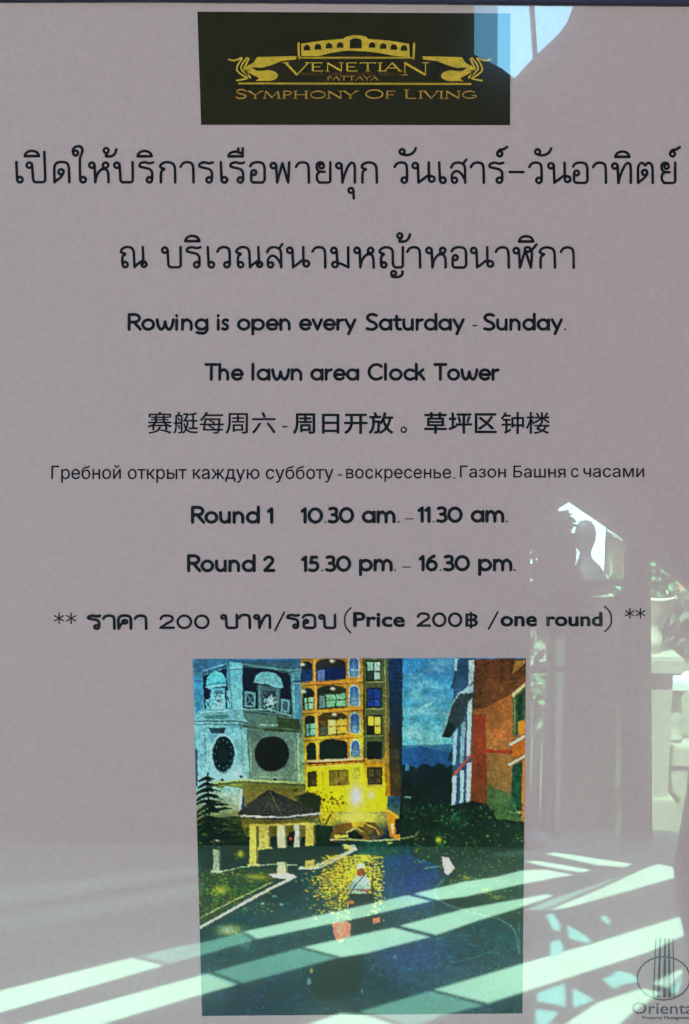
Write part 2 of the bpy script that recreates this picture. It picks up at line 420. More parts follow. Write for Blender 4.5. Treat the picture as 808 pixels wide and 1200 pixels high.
hedge('hedge', 'olive green hedge behind the balustrade', a.x, b.x, -9, a.z, M_olive, 12, 260)
# far buildings and the added blocks among them
def building(name, label, px0, px1, pytop, D, mat, wmat):
    a, b = mir(px0, pytop, D), mir(px1, pytop, D)
    t = empty(name, label, 'building', ((a.x+b.x)/2, -D, gz))
    box('wall', (a.x, -D-4, gz), (b.x, -D, a.z), mat, t)
    box('roof', (a.x-.2, -D-4.2, a.z+.002), (b.x+.2, -D+.2, a.z+.25), M_darkboard if wmat is None else wmat, t, 0.05)
    for i in range(2):
        for j in range(5):
            x = a.x+(b.x-a.x)*(0.3+0.4*i); z = a.z-1.2-j*1.6
            if z-1 > gz: box('window', (x-.35, -D-.05, z-.5), (x+.35, -D+.03, z+.5), M_steel, t)
building('building', 'pale narrow building against the sky behind the bust', 719, 734, 560, 12.02, M_stone, M_white)
building('building', 'broad pale blue block added in place of bright sky behind the bust', 480, 717, 430, 12, M_skyblock, M_white)  # sunlit block added where bright sky should show
building('building', 'orange rendered building above the planter', 757, 860, 640, 11, M_orange, M_white)
tb = empty('building', 'long unseen terracotta block added to bounce warm light onto the notice', 'building', (6.5, -3, gz))  # out of view, added to reflect warm sunlight onto the sheet
M_bounce = plain('terracotta_bounce', (0.50, 0.33, 0.29), 0.9)
box('wall', (4.6, -9, gz), (9, 2.5, 4.6), M_bounce, tb); box('roof', (4.3, -9.3, 4.602), (9.3, 2.8, 4.85), M_darkboard, tb, 0.03)
for k in range(4): box('window', (4.55, -8+k*2.5, 0.6), (4.62, -7+k*2.5, 2.0), M_steel, tb)
# dark sheet added as a standing person's outline at the right edge
cu = []
def silhouette():
    vs, fs = [], []
    rows = [(905, 806), (930, 804), (960, 799), (985, 794), (1010, 790), (1035, 791), (1060, 795), (1090, 801), (1120, 806), (1150, 808), (1215, 810)]
    D = 1.6
    n = 24
    for j, (py, px) in enumerate(rows):
        a_, b_ = mir(px, py, D), mir(px+90, py, D)
        for k in range(n+1):
            f = k/n; p = a_.lerp(b_, f); vs.append((p.x, p.y+.025*math.sin(f*22), p.z))
    for j in range(len(rows)-1):
        for k in range(n):
            i = j*(n+1)+k; fs.append((i, i+1, i+n+2, i+n+1))
    o = link_mesh('person_silhouette', vs, fs, M_silhouette, smooth=True)
    m = o.modifiers.new('solid', 'SOLIDIFY'); m.thickness = 0.004
    return o
tag(silhouette(), 'dark folded sheet standing in for a person at the right edge of the sunlit floor', 'silhouette')

# ================================================================== 2-D drawing of flat print
def arc(cx, cy, rx, ry, a0, a1):
    n = max(6, int(abs(a1-a0)/15))
    return [(cx+rx*math.cos(R(a0+(a1-a0)*i/n)), cy+ry*math.sin(R(a0+(a1-a0)*i/n))) for i in range(n+1)]
def ring(cx, cy, rx, ry=None):
    ry = rx if ry is None else ry
    return arc(cx, cy, rx, ry, 0, 360)
def spl(pts, sub=5):
    if len(pts) < 3: return list(pts)
    P = [pts[0]]+list(pts)+[pts[-1]]; out = []
    for i in range(1, len(P)-2):
        p0, p1, p2, p3 = P[i-1], P[i], P[i+1], P[i+2]
        for s in range(sub):
            t = s/sub; t2 = t*t; t3 = t2*t
            out.append(tuple(0.5*((2*p1[k])+(-p0[k]+p2[k])*t+(2*p0[k]-5*p1[k]+4*p2[k]-p3[k])*t2+(-p0[k]+3*p1[k]-3*p2[k]+p3[k])*t3) for k in (0, 1)))
    out.append(tuple(pts[-1])); return out

class Ink:
    """collects flat shapes in photograph pixels and lays them on the sheet as ONE mesh"""
    def __init__(self, lift): self.v = []; self.f = []; self.lift = lift
    def union(self, polys):
        verts, faces = [], []
        for p in polys:
            a = sum(p[i][0]*p[(i+1) % len(p)][1]-p[(i+1) % len(p)][0]*p[i][1] for i in range(len(p)))
            if abs(a) < 1e-5: continue
            if a < 0: p = p[::-1]
            i = len(verts); verts += [Vector(q) for q in p]; faces.append(list(range(i, i+len(p))))
        vs, es, fs, _, _, of = delaunay_2d_cdt(verts, [], faces, 0, 1e-5)
        fs = [f for f, q in zip(fs, of) if q]
        i = len(self.v); self.v += [at(v[0], v[1], self.lift) for v in vs]; self.f += [[i+k for k in f] for f in fs]
    def stroke(self, paths, width, cap='round'):
        polys = []
        for pts in paths:
            if isinstance(pts, tuple) and isinstance(pts[0], list): pts, wd_ = pts
            else: wd_ = width
            hw_ = wd_/2
            for (x0, y0), (x1, y1) in zip(pts, pts[1:]):
                dx, dy = x1-x0, y1-y0; l = math.hypot(dx, dy)
                if l < 1e-6: continue
                nx, ny = -dy/l*hw_, dx/l*hw_
                polys.append([(x0+nx, y0+ny), (x1+nx, y1+ny), (x1-nx, y1-ny), (x0-nx, y0-ny)])
            sel = pts if cap == 'round' else pts[1:-1]
            for (x, y) in sel:
                polys.append([(x+hw_*math.cos(math.pi*k/5+.1), y+hw_*math.sin(math.pi*k/5+.1)) for k in range(10)])
        self.union(polys)
    def poly(self, pts): self.union([pts])
    def text(self, s, x0, y0, x1, y1, bold=0.0):
        """built-in face, fitted to the box x0..x1 (left..right), y0..y1 (top..bottom)"""
        c = bpy.data.curves.new('t', 'FONT'); c.body = s; c.resolution_u = 3
        o = bpy.data.objects.new('t', c); COL.objects.link(o)
        dg = bpy.context.evaluated_depsgraph_get(); cu_ = o.to_curve(dg, apply_modifiers=False)
        loops = []
        for sp in cu_.splines:
            bp = sp.bezier_points; n = len(bp); L = []
            for i in range(n):
                p0, p1, p2, p3 = bp[i].co, bp[i].handle_right, bp[(i+1) % n].handle_left, bp[(i+1) % n].co
                straight = (p1-p0).cross(p3-p0).length < 1e-5 and (p2-p0).cross(p3-p0).length < 1e-5
                for k in range(1 if straight else 4):
                    t = k/4; u = 1-t; q = p0*u**3+p1*3*u*u*t+p2*3*u*t*t+p3*t**3
                    L.append((q.x, q.y))
            if len(L) > 2: loops.append(L)
        o.to_curve_clear(); bpy.data.objects.remove(o)
        xs = [q[0] for L in loops for q in L]; ys = [q[1] for L in loops for q in L]
        a, b, c_, d = min(xs), max(xs), min(ys), max(ys); h = bold/2
        loops = [[(x0+h+(x-a)/(b-a)*(x1-x0-bold), y1-h-(y-c_)/(d-c_)*(y1-y0-bold)) for x, y in L] for L in loops]
        loops.sort(key=lambda L: min(q[0] for q in L))
        grp, hi, G = [], -1e9, []
        for L in loops:
            if grp and min(q[0] for q in L) > hi+.01: G.append(grp); grp = []; hi = -1e9
            grp.append(L); hi = max(hi, max(q[0] for q in L))
        G.append(grp)
        for grp in G:
            verts, edges = [], []
            for L in grp:
                i = len(verts); n = len(L); verts += [Vector(q) for q in L]; edges += [(i+k, i+(k+1) % n) for k in range(n)]
            vs, es, fs, _, _, _ = delaunay_2d_cdt(verts, edges, [], 0, 1e-5)
            def wn(x, y):
                w_ = 0
                for L in grp:
                    for (ax, ay), (bx, by) in zip(L, L[1:]+L[:1]):
                        if (ay > y) != (by > y) and x < (bx-ax)*(y-ay)/(by-ay)+ax: w_ += 1 if by > ay else -1
                return w_
            tri = [f for f in fs if wn(sum(vs[k][0] for k in f)/len(f), sum(vs[k][1] for k in f)/len(f))]
            if bold <= 0:
                i = len(self.v); self.v += [at(v[0], v[1], self.lift) for v in vs]; self.f += [[i+k for k in f] for f in tri]; continue
            cnt = {}
            for f in tri:
                for p, q in zip(f, list(f[1:])+[f[0]]):
                    e = (min(p, q), max(p, q)); cnt[e] = cnt.get(e, 0)+1
            polys = [[tuple(vs[k]) for k in f] for f in tri]
            for (i0, i1), n in cnt.items():
                if n > 1: continue
                (ax, ay), (bx, by) = vs[i0], vs[i1]; l = math.hypot(bx-ax, by-ay)
                if l < 1e-6: continue
                nx, ny = -(by-ay)/l*h, (bx-ax)/l*h
                ux, uy = (bx-ax)/l*h*.4, (by-ay)/l*h*.4
                polys.append([(ax+nx-ux, ay+ny-uy), (bx+nx+ux, by+ny+uy), (bx-nx+ux, by-ny+uy), (ax-nx-ux, ay-ny-uy)])
            self.union(polys)
    def build(self, name, mat, parent, label=None):
        o = link_mesh(name, self.v, self.f, mat)
        bm = bmesh.new(); bm.from_mesh(o.data)
        for f in bm.faces:
            f.normal_update()
            if f.normal.y > 0: f.normal_flip()
        bm.to_mesh(o.data); bm.free()
        keep(o, parent)
        if label: o['label'] = label
        return o

# ---- looped Thai letters drawn as pen strokes (units: photograph pixels of the headline, y up from the foot)
C = lambda x, y, r=3.1: ring(x, y, r)
L_ = lambda *p: list(p)
TH = {
 'e': [L_((0, 23.7), (.9, 3)), C(4.2, 3, 3.2)],
 'p': [C(3.6, 20), spl([(6.7, 21), (7.6, 10), (8.2, 2.6), (10.5, 0)])+[(19.6, 0)]+spl([(19.6, 0), (22, 1.6), (22.2, 6)])+[(21.2, 35.5)]],
 'i': [arc(0, 30.6, 8.2, 6.2, 0, 180), (L_((-8.2, 30.6), (8.2, 30.6)), 3.4)],
 'ii': [arc(0, 30.6, 8.2, 5.6, 40, 180), (L_((-8.2, 30.6), (8.4, 30.6)), 3.4), L_((3.2, 35), (3.4, 39.8)), L_((8.2, 30.6), (8.6, 40))],
 'd': [spl([(.8, 0), (.5, 12), (.8, 18.5), (3.2, 22.6), (9, 23.8), (15.2, 22.4), (17.4, 17.5), (17.8, 9), (18.2, 0)]), C(8.4, 12.2, 3), spl([(11.2, 11), (8, 6), (1.2, .8)])],
 'ai': [C(4.9, 34.2, 2.9), spl([(1.9, 34), (1.8, 38.3), (5.2, 41.8), (10.4, 41.8), (12.8, 38), (11.8, 33), (10, 28.5), (9.9, 20), (10.2, 3)]), C(13.6, 3, 3.2)],
 'h': [C(3.4, 20), L_((6.6, 20.8), (7.4, 0)), spl([(7.5, 1), (9.2, 8), (14, 14.5), (19.5, 15.2), (22.2, 12), (22.8, 7), (22.9, 0)]), C(19.4, 20, 3.1), spl([(13.2, 13.5), (16.5, 16.8)])],
 'tho': [C(3.7, 37.2, 2.8), spl([(5.8, 35), (3.2, 31), (5.2, 30.3), (10.5, 30.9), (14, 34), (15.6, 38.6)])],
 'b': [C(3.4, 20), spl([(6.6, 20.8), (7.4, 8), (7.8, 2.4), (10, 0)])+[(19.4, 0)]+spl([(19.4, 0), (21.8, 1.6), (22, 6), (21.8, 23.7)])],
 'r': [spl([(16.8, 23.4), (12.2, 22.4), (6.5, 23.6), (1.8, 22), (1, 18.8), (6, 17.2), (12.2, 15.6), (15.2, 12.3), (15.6, 8), (15.6, 3.2)]), C(12.3, 3, 3.1)],
 'k': [spl([(1.8, 0), (1.9, 10), (3, 13.6), (5.8, 15.6), (1.2, 17.6), (2.6, 21.6), (8.6, 23.7), (15.2, 22.2), (18, 17.8), (18.5, 8), (18.6, 0)])],
 'a': [spl([(1, 18.4), (3.5, 22.2), (8.5, 23.7), (13.8, 22.2), (15.6, 17.5), (15.9, 8), (16, 0)])],
 'o': [spl([(.9, 19), (3.2, 22.4), (9.3, 23.8), (15.2, 22.4), (17.4, 18), (17.6, 10), (17.6, 3), (15.2, 0)])+[(4.6, 0)]+spl([(4.6, 0), (2.2, 1.8), (2, 6), (2, 11.5)]), C(5, 11.6, 2.8)],
 'ph': [C(3.4, 19.8), L_((6.6, 20.8), (7.8, 0), (14, 22.6), (20.8, 0), (22, 23.8))],
 'y': [C(7, 19.3, 2.6), spl([(8.6, 22.6), (5.4, 23.8), (1.8, 22), (1.2, 17.5), (3.2, 13.8), (8, 12.6), (10.6, 12.6)]), spl([(5.4, 12.6), (2, 10), (1.6, 4), (4.2, 0)])+[(14.4, 0)]+spl([(14.4, 0), (17, 1.8), (17.1, 8), (17.2, 23.8)])],
 't': [C(3.4, 19.8), L_((6.6, 20.8), (7.6, 0)), spl([(7.7, 1), (10, 9), (14, 18.5), (17.6, 23), (21, 22), (22, 17), (22.1, 0)])],
 'u': [C(3.5, -9.2, 2.8), L_((6.4, -9), (6.9, -18.5))],
 'w': [spl([(1, 18.4), (3.5, 22.2), (8.3, 23.7), (13.6, 22.2), (15.2, 17.5), (15.5, 3.2)]), C(12.2, 3, 3.1)],
 'an': [C(3.5, 36.3, 2.9), spl([(2.5, 33.6), (8, 32.2), (13.5, 33.4), (17.3, 36.2), (19.4, 40.4)])],
 'n': [C(3.4, 20), L_((6.6, 20.8), (7.4, 0)), spl([(7.5, .5), (12.5, 3.9), (18, 8), (23, 7.6)]), spl([(19.3, 23.7), (19.4, 12), (19.7, 4.5)]), C(22.8, 4.3, 3.3)],
 's': [spl([(1, 17.8), (3.6, 22.2), (9.2, 23.6), (15, 21.8), (17.1, 17), (17.3, 8), (17.4, 0)]), L_((14.6, 21.8), (18.8, 27.2)), C(4.9, 3, 3), spl([(1.9, 4.2), (2, 9.4), (5.4, 13.2), (9.6, 13), (13.5, 9.6), (17, 3.4)])],
 'x': [C(3.4, 34, 2.9), spl([(.9, 35.8), (3.4, 38.6), (7.6, 39.3), (12, 42)])],
 'T': [spl([(.8, 0), (.5, 12), (.8, 18.5), (3, 22.6), (6, 23.5), (8.9, 20.6), (12, 23.5), (15.4, 22.4), (17.4, 17.5), (17.8, 0)]), C(8.4, 12.2, 3), spl([(11.2, 11), (8, 6), (1.2, .8)])],
 'N': [C(5.9, 3, 3), spl([(2.8, 3.4), (2.7, 9), (3.2, 13), (6, 15.6), (1.2, 17.6), (2.6, 21.6), (8, 23.7), (13.6, 22.4), (15.9, 18), (16.4, 10), (16.9, 0)]), spl([(17, .5), (20.6, 3.9), (25.4, 7.2)]), spl([(26.6, 23.7), (27, 14), (27.2, 4)]), C(28, 3.4, 3)],
 'm': [C(3.5, 20), L_((6.6, 20.6), (7.8, 4)), C(4.8, 3.4, 3.1), spl([(7.6, 5), (12.5, 3.9), (19.6, .6)]), L_((20.3, 23.7), (20.5, 0))],
 'Y': [C(5.8, 3, 3), spl([(2.7, 3.4), (2.6, 9), (3.2, 13), (6, 15.6), (1.2, 17.6), (2.6, 21.6), (8, 23.7), (13.8, 22.4), (16.2, 18), (16.6, 4), (19.2, 0)])+[(25.6, 0)]+spl([(25.6, 0), (28, 1.8), (28.1, 8), (28.2, 23.7)])],
 'uu': [C(0, -6.8, 2.7), spl([(-2.4, -8), (-1.6, -10.6), (4, -11.4), (9.4, -9.2), (10.4, -4.6)])],
 'L': [C(3.4, 19.8), L_((6.6, 20.8), (7.8, 0), (14, 20.6), (20.6, 0)), spl([(20.6, 0), (21.8, 14), (21.3, 19)]), spl([(21.3, 19), (18.5, 23.6), (14.5, 23.2), (13.6, 20.4), (16.5, 18.6), (21.5, 20.6), (27, 27)])],
 'K': [spl([(1.4, 0), (.8, 12), (1.2, 18), (4, 22.4), (9.6, 23.8), (15.4, 22.4), (17.8, 17.5), (18, 0)]), C(9.8, 12.4, 3), spl([(7, 11), (3.6, 6), (1.6, 0)])],
 '-': [L_((0, 12.6), (16, 12.6))],
}
def thai(ink, items, y, width, sx=1.0, sy=1.0, tilt=0.0):
    for g_, x in items:
        out = []
        for st_ in TH[g_]:
            wd_ = None
            if isinstance(st_, tuple): st_, wd_ = st_
            pts = [(x+px*sx, y+tilt*(x-404)-py*sy) for px, py in st_]
            out.append((pts, wd_) if wd_ else pts)
        ink.stroke(out, width)

# ---- rounded Latin letters (cap height 17.5, x-height 11.3)
def _arch(x, h=11.3, w_=8): return spl([(x, 5.5), (x+.6, h-2.6), (x+w_*.5, h+.1), (x+w_-.8, h-2.4), (x+w_, 6), (x+w_, 0)])
O_ = lambda x=6: ring(x, 5.65, 5.0, 5.6)
LA = {
 'R': ([[(1, 0), (1, 17.5)], [(1, 17.4), (6, 17.4)]+arc(6, 13, 4.6, 4.4, 80, -80)+[(6, 8.6), (1, 8.6)], [(5.4, 8.6), (11.4, 0)]], 12.6),
 'o': ([O_(6)], 13.4), 'w': ([spl([(.8, 11.3), (2, 4), (4.2, 0), (7, 2.4), (8.2, 9)])+spl([(8.2, 9), (9.6, 2.4), (12.2, 0), (14.6, 4), (15.8, 11.3)])], 17.6),
 'i': ([[(1.3, 0), (1.3, 11.3)], [(1.3, 15.7), (1.3, 16.3)]], 5.4), 'n': ([[(1.3, 0), (1.3, 11.3)], _arch(1.3)], 12.8),
 'g': ([O_(6), spl([(11.2, 11.3), (11.2, 4), (11, -1), (8.6, -4.2), (4.6, -4.4), (1.8, -3.6)])], 13.8),
 's': ([spl([(6.8, 10.5), (4, 11.4), (1.6, 9.4), (2.6, 6.8), (5.4, 5.2), (6.9, 2.8), (4.8, .1), (1, .9)])], 9.4),
 'p': ([O_(6.4), [(1.2, 11.3), (1.2, -5.4)]], 13.8), 'e': ([[(1.4, 5.6), (11, 5.6)]+arc(6.1, 5.65, 4.9, 5.6, 8, 318)], 12.8),
 'v': ([[(.8, 11.3), (4.9, .2), (9, 11.3)]], 10.6), 'r': ([[(1.3, 0), (1.3, 11.3)], spl([(1.3, 6), (2.6, 9.8), (6.4, 11.2)])], 8.2),
 'y': ([[(.8, 11.3), (5.4, .8)], [(9.8, 11.3), (3.6, -5.2)]], 11.2),
 'S': ([spl([(9.6, 16.3), (6, 17.6), (2.4, 16.4), (1.2, 13.4), (3.2, 10.2), (7.2, 8), (9.8, 5), (9.2, 1.8), (5.6, -.1), (.8, .9)])], 12.4),
 'a': ([O_(6), [(11.2, 11.3), (11.2, 0)]], 13.8), 't': ([spl([(3, 15.5), (3, 8), (3.1, 3), (4.4, .5), (7, .3)]), [(.4, 11.2), (6.6, 11.2)]], 8.6),
 'u': ([spl([(1.2, 11.3), (1.2, 6), (2, 1.8), (5.2, 0), (8.4, 1.8), (9.4, 5)]), [(9.4, 11.3), (9.4, 0)]], 12.6),
 'd': ([O_(6), [(11.2, 17.8), (11.2, 0)]], 13.8), 'T': ([[(0, 17.4), (11, 17.4)], [(5.5, 17.4), (5.5, 0)]], 12.6),
 'h': ([[(1.3, 17.8), (1.3, 0)], _arch(1.3)], 12.8), 'l': ([[(1.3, 17.8), (1.3, 0)]], 5),
 'C': ([arc(8.2, 8.75, 7, 8.7, 48, 312)], 15.4), 'c': ([arc(6, 5.65, 4.9, 5.6, 48, 312)], 10.6),
 'k': ([[(1.3, 17.8), (1.3, 0)], [(1.5, 5), (7.6, 11.3)], [(4, 7.4), (8.6, 0)]], 9.8),
 'm': ([[(1.3, 0), (1.3, 11.3)], _arch(1.3, w_=7.6), _arch(8.9, w_=7.6)], 19.6),
 '1': ([[(.6, 13.2), (4, 16.2), (4, 0)]], 7.4), '0': ([ring(8.4, 8, 7.2, 8)], 17.2),
 '3': ([spl([(1.4, 15.6), (5, 16.4), (8.6, 15.4), (9.2, 12), (7.6, 9.2), (4, 8.6)])+spl([(4, 8.6), (8.4, 8), (10.4, 3.7), (9, 1.2), (5.2, -.1), (.8, .8)])], 12.6),
 '5': ([[(8.6, 16), (3, 16), (2.2, 9.2)]+spl([(2.2, 9.2), (5.6, 9.8), (9, 8), (9.6, 3.9), (8, 1.2), (4.6, -.1), (.8, .7)])], 12),
 '6': ([ring(6.6, 5.2, 5.2, 5.2), spl([(1.5, 5.6), (3, 11.4), (6, 14.8), (9.4, 16.6)])], 13.4),
 '2': ([spl([(1.2, 13.4), (3.4, 16), (7, 16.2), (9.4, 13.6), (8.8, 10), (5.4, 5.6), (1.2, .2)])+[(10.6, .2)]], 12.4),
 '.': ([[(1, .1), (1, .5)]], 3.4),
}
def latin(ink, s, x0, x1, y, width, sy=1.0):
    xs = []; x = 0; lo = None; hi = None; G = []
    for ch in s:
        st_, adv = LA[ch]; G.append([[(x+a, b) for a, b in p] for p in st_])
        for p in st_:
            for a, b in p:
                lo = x+a if lo is None else min(lo, x+a); hi = x+a if hi is None else max(hi, x+a)
        x += adv
    k = (x1-x0-width)/(hi-lo) if hi-lo > 2 else 1.0
    for g_ in G: ink.stroke([[(x0+width/2+(a-lo)*k, y-b*sy) for a, b in p] for p in g_], width)

# ================================================================== the notice
notice = empty('notice_sheet', 'laminated grey notice in Thai, English, Chinese and Russian with gold logo and printed photo', 'poster', at(404, 1240))
SH = 0.0
PX = [-56, 866]
corners = [at(PX[0], 3.4, 0.0004), at(PX[1], 2.4, 0.0004), at(PX[1]-18, 1262, 0.0004), at(PX[0]+14, 1262, 0.0004)]
sv = corners+[Vector((c.x, 0.0, c.z)) for c in corners]
o = link_mesh('sheet', sv, [(3, 2, 1, 0), (4, 5, 6, 7), (0, 1, 5, 4), (1, 2, 6, 5), (2, 3, 7, 6), (3, 0, 4, 7)], M_paper); keep(o, notice)
LT = 0.0005   # print lies a tenth of a millimetre over the sheet

# frame round the sheet
fr = empty('poster_frame', 'slim dark blue metal frame holding the notice on the wall', 'frame', at(404, 1280))
for lo_, hi_ in (((-50, 1.6), (862, -28)), ((-50, 1290), (862, 1264))):
    a_, b_ = at(*lo_), at(*hi_); box('rail', (a_.x, -0.0022, a_.z), (b_.x, 0.006, b_.z), M_frame, fr, 0.001)
for lo_, hi_ in (((-75, 1261), (-48, 1261)), ((852, 1261), (880, 1261))):
    a_, b_ = at(*lo_), at(*hi_); zt = at(404, 3).z; box('rail', (a_.x, -0.0024, a_.z), (b_.x, 0.0058, zt), M_frame, fr, 0.001)
a_, b_ = at(-34, 1263), at(845, -5); box('backing_board', (a_.x-.01, 0.0005, a_.z), (b_.x+.01, 0.0115, b_.z), M_darkboard, fr)

# ---- headline rows
W1 = 3.15
k_ = Ink(LT)
thai(k_, [('e', 19.4), ('p', 31), ('i', 37.6), ('d', 63.4), ('ai', 84), ('h', 104.5), ('tho', 121), ('b', 133.8), ('r', 163), ('i', 169.7), ('k', 187),
          ('a', 211), ('r', 233), ('e', 259), ('r', 269.6), ('ii', 276.2), ('o', 292.7), ('ph', 317.2), ('a', 346.2), ('y', 370.2), ('t', 394), ('u', 408), ('k', 423.2),
          ('w', 461.8), ('an', 468), ('n', 483.4), ('e', 515), ('s', 528), ('a', 551.2), ('r', 573.2), ('x', 582.5), ('-', 597.6), ('w', 619.6), ('an', 626.8), ('n', 642.6),
          ('o', 671), ('a', 694.4), ('t', 717.4), ('i', 729.6), ('T', 747.4), ('y', 774.4), ('x', 785)], 214.0, W1, tilt=0.0012)
k_.build('text_line', M_ink, notice, 'topmost line of large thin Thai lettering')
k_ = Ink(LT)
thai(k_, [('N', 141), ('b', 190), ('r', 218.4), ('i', 225.6), ('e', 243.8), ('w', 254), ('N', 276.4), ('s', 312.4), ('n', 336.4), ('a', 365.4), ('m', 388), ('h', 415.2), ('Y', 444.2), ('tho', 465), ('uu', 461.6),
          ('a', 476.6), ('h', 499.6), ('o', 528.8), ('n', 552), ('a', 580.4), ('L', 601.8), ('i', 616.8), ('k', 632), ('a', 656.6)], 313.4, W1, tilt=0.001)
k_.build('text_line', M_ink, notice, 'second line of large thin Thai lettering')
# ---- English
WL = 3.6
k_ = Ink(LT)
for s_t, a_, b_ in (('Rowing', 149.8, 244.8), ('is', 254.2, 268.8), ('open', 278, 341), ('every', 350.5, 418), ('Saturday', 428.6, 545), ('Sunday', 566.2, 660)):
    latin(k_, s_t, a_, b_, 386.0 if s_t != 'Rowing' else 386.0, WL)
k_.stroke([[(554.6, 381.5), (559, 381.5)]], 1.5); k_.stroke([[(662.6, 386), (662.8, 386)]], 2.0)
k_.build('text_line', M_ink, notice, 'rounded English line about rowing on Saturday and Sunday')
k_ = Ink(LT)
for s_t, a_, b_ in (('The', 239.6, 286), ('lawn', 294.8, 354.6), ('area', 363.8, 421.4), ('Clock', 431, 499), ('Tower', 508, 585.8)):
    latin(k_, s_t, a_, b_, 444.6, WL)
k_.build('text_line', M_ink, notice, 'rounded English line naming the lawn area and clock tower')
# ---- Chinese
k_ = Ink(LT)
k_.text('赛艇每周六', 173.2, 482.6, 323.4, 508.4, 0.35)
k_.stroke([[(331.4, 500), (336.6, 500)]], 1.6)
k_.text('周日开放', 343.6, 483, 461.4, 508.6, 1.0)
k_.stroke([ring(473.4, 503.6, 3.0)], 1.8)
k_.text('草坪', 497.4, 483, 553.4, 508.4, 1.0)
k_.text('区', 556.6, 484.2, 582.6, 507.6, 1.0)
k_.text('钟楼', 587.4, 482.8, 644.6, 508.6, 0.5)
k_.build('text_line', M_ink, notice, 'line of Chinese characters, partly bold')
# ---- Russian
k_ = Ink(LT)
k_.text('Гребной открыт каждую субботу', 60.4, 545.0, 391, 565.8, 0.22)
k_.text('воскресенье', 405.8, 549.2, 528.8, 564.8, 0.22)
k_.stroke([[(396.4, 556.6), (400.4, 556.6)]], 1.5); k_.stroke([[(532.6, 560.2), (532.9, 560.2)]], 1.7)
k_.text('Газон Башня', 539.2, 545.6, 663, 559.9, 0.22)
k_.text('с', 669.4, 548.4, 678.4, 559.6, 0.22)
k_.text('часами', 684, 548.4, 755.2, 559.4, 0.22)
k_.build('text_line', M_ink, notice, 'small Russian line under the Chinese characters')
# ---- times
WT = 3.9
k_ = Ink(LT)
for s_t, a_, b_, yy in (('Round', 224, 305, 612), ('1', 313, 320.6, 612), ('10', 352.4, 379, 612), ('30', 384.2, 415.4, 611.6), ('am', 424.2, 464, 611.4), ('11', 489.4, 505, 611), ('30', 511.4, 542.6, 611), ('am', 551.8, 591.4, 610.8)):
    latin(k_, s_t, a_, b_, yy, WT, 1.0 if s_t[0] in 'Ra' else 0.97)
k_.stroke([[(381.4, 611.8), (381.7, 611.8)], [(467.3, 611.6), (467.6, 611.6)], [(508.2, 611.2), (508.5, 611.2)], [(594.4, 611), (594.7, 611)]], 2.0)
k_.build('text_line', M_ink, notice, 'first bold round time line, morning session')
k_ = Ink(LT)
for s_t, a_, b_, yy in (('Round', 219.4, 300, 668.8), ('2', 308.6, 323, 668.8), ('15', 352.8, 374.6, 668.6), ('30', 381, 412, 668.4), ('pm', 420.8, 460.6, 668), ('16', 490.6, 513.4, 667.8), ('30', 519.6, 551.2, 667.8), ('pm', 560.4, 600.8, 667.8)):
    latin(k_, s_t, a_, b_, yy, WT, 1.0 if s_t[0] in 'Rp' else 0.97)
k_.stroke([[(377.6, 668.6), (377.9, 668.6)], [(463.3, 668), (463.6, 668)], [(516.4, 668), (516.7, 668)], [(603, 668), (603.3, 668)]], 2.0)
k_.build('text_line', M_ink, notice, 'second bold round time line, afternoon session')
for x_, y_ in ((475.6, 608), (472, 664.6)):
    k_ = Ink(LT); k_.stroke([[(x_, y_), (x_+9, y_)]], 1.7); k_.build('dash', M_grayink, notice)
# ---- price
def star(ink, x, y, r=6.2):
    ink.stroke([[(x-r*math.cos(R(t)), y-r*math.sin(R(t))), (x+r*math.cos(R(t)), y+r*math.sin(R(t)))] for t in (90, 30, -30)], 1.35)
k_ = Ink(LT)
star(k_, 69.5, 724.6); star(k_, 83.6, 724.6)
thai(k_, [('r', 103), ('a', 120.6), ('K', 138.2), ('a', 157.8)], 736.6, 3.4, 0.86, 0.64)
thai(k_, [('b', 259.4), ('a', 279.6), ('t', 298), ('r', 336.4), ('o', 354.6), ('b', 374.4)], 735.8, 3.3, 0.84, 0.64)
k_.stroke([[(322.6, 739), (333.4, 717.4)]], 2.2)
def digits200(x0, x1, yb, h, wd_, s3=(0, 1, 2)):
    wsl = (x1-x0)
    dw = wsl*0.285; gapx = (wsl-3*dw)/2
    X = x0
    k_.stroke([[(X+dw*a, yb-h*b) for a, b in spl([(.06, .74), (.2, .95), (.52, 1.0), (.86, .9), (.88, .62), (.5, .36), (.04, .03)])+[(1.0, .03)]]], wd_)
    for j in (1, 2):
        X = x0+j*(dw+gapx); k_.stroke([ring(X+dw/2, yb-h/2, dw/2-.4, h/2)], wd_)
digits200(187.6, 245, 736.0, 14.6, 3.0)
digits200(489.2, 541, 733.6, 14.6, 3.0)
k_.stroke([spl([(411.4, 712.4), (405.6, 719), (404.2, 727), (405.6, 735), (411.4, 741.6)])], 1.8)
k_.text('Price', 414, 717.2, 474.8, 735, 1.5)
k_.text('฿', 545.6, 717, 560.4, 736.6, 0.9)
k_.stroke([[(573, 736.8), (583.6, 717.2)]], 2.2)
k_.text('one', 586.6, 721.8, 629.6, 734.4, 1.5)
k_.text('round', 640.4, 717.2, 706.4, 734.2, 1.5)
k_.stroke([spl([(709, 710.6), (715, 717.4), (716.8, 725), (715.4, 733), (709, 740.2)])], 1.8)
star(k_, 738.4, 718.8, 5.8); star(k_, 750.8, 718.6, 5.8)
k_.build('text_line', M_ink, notice, 'bold price line between pairs of asterisks')

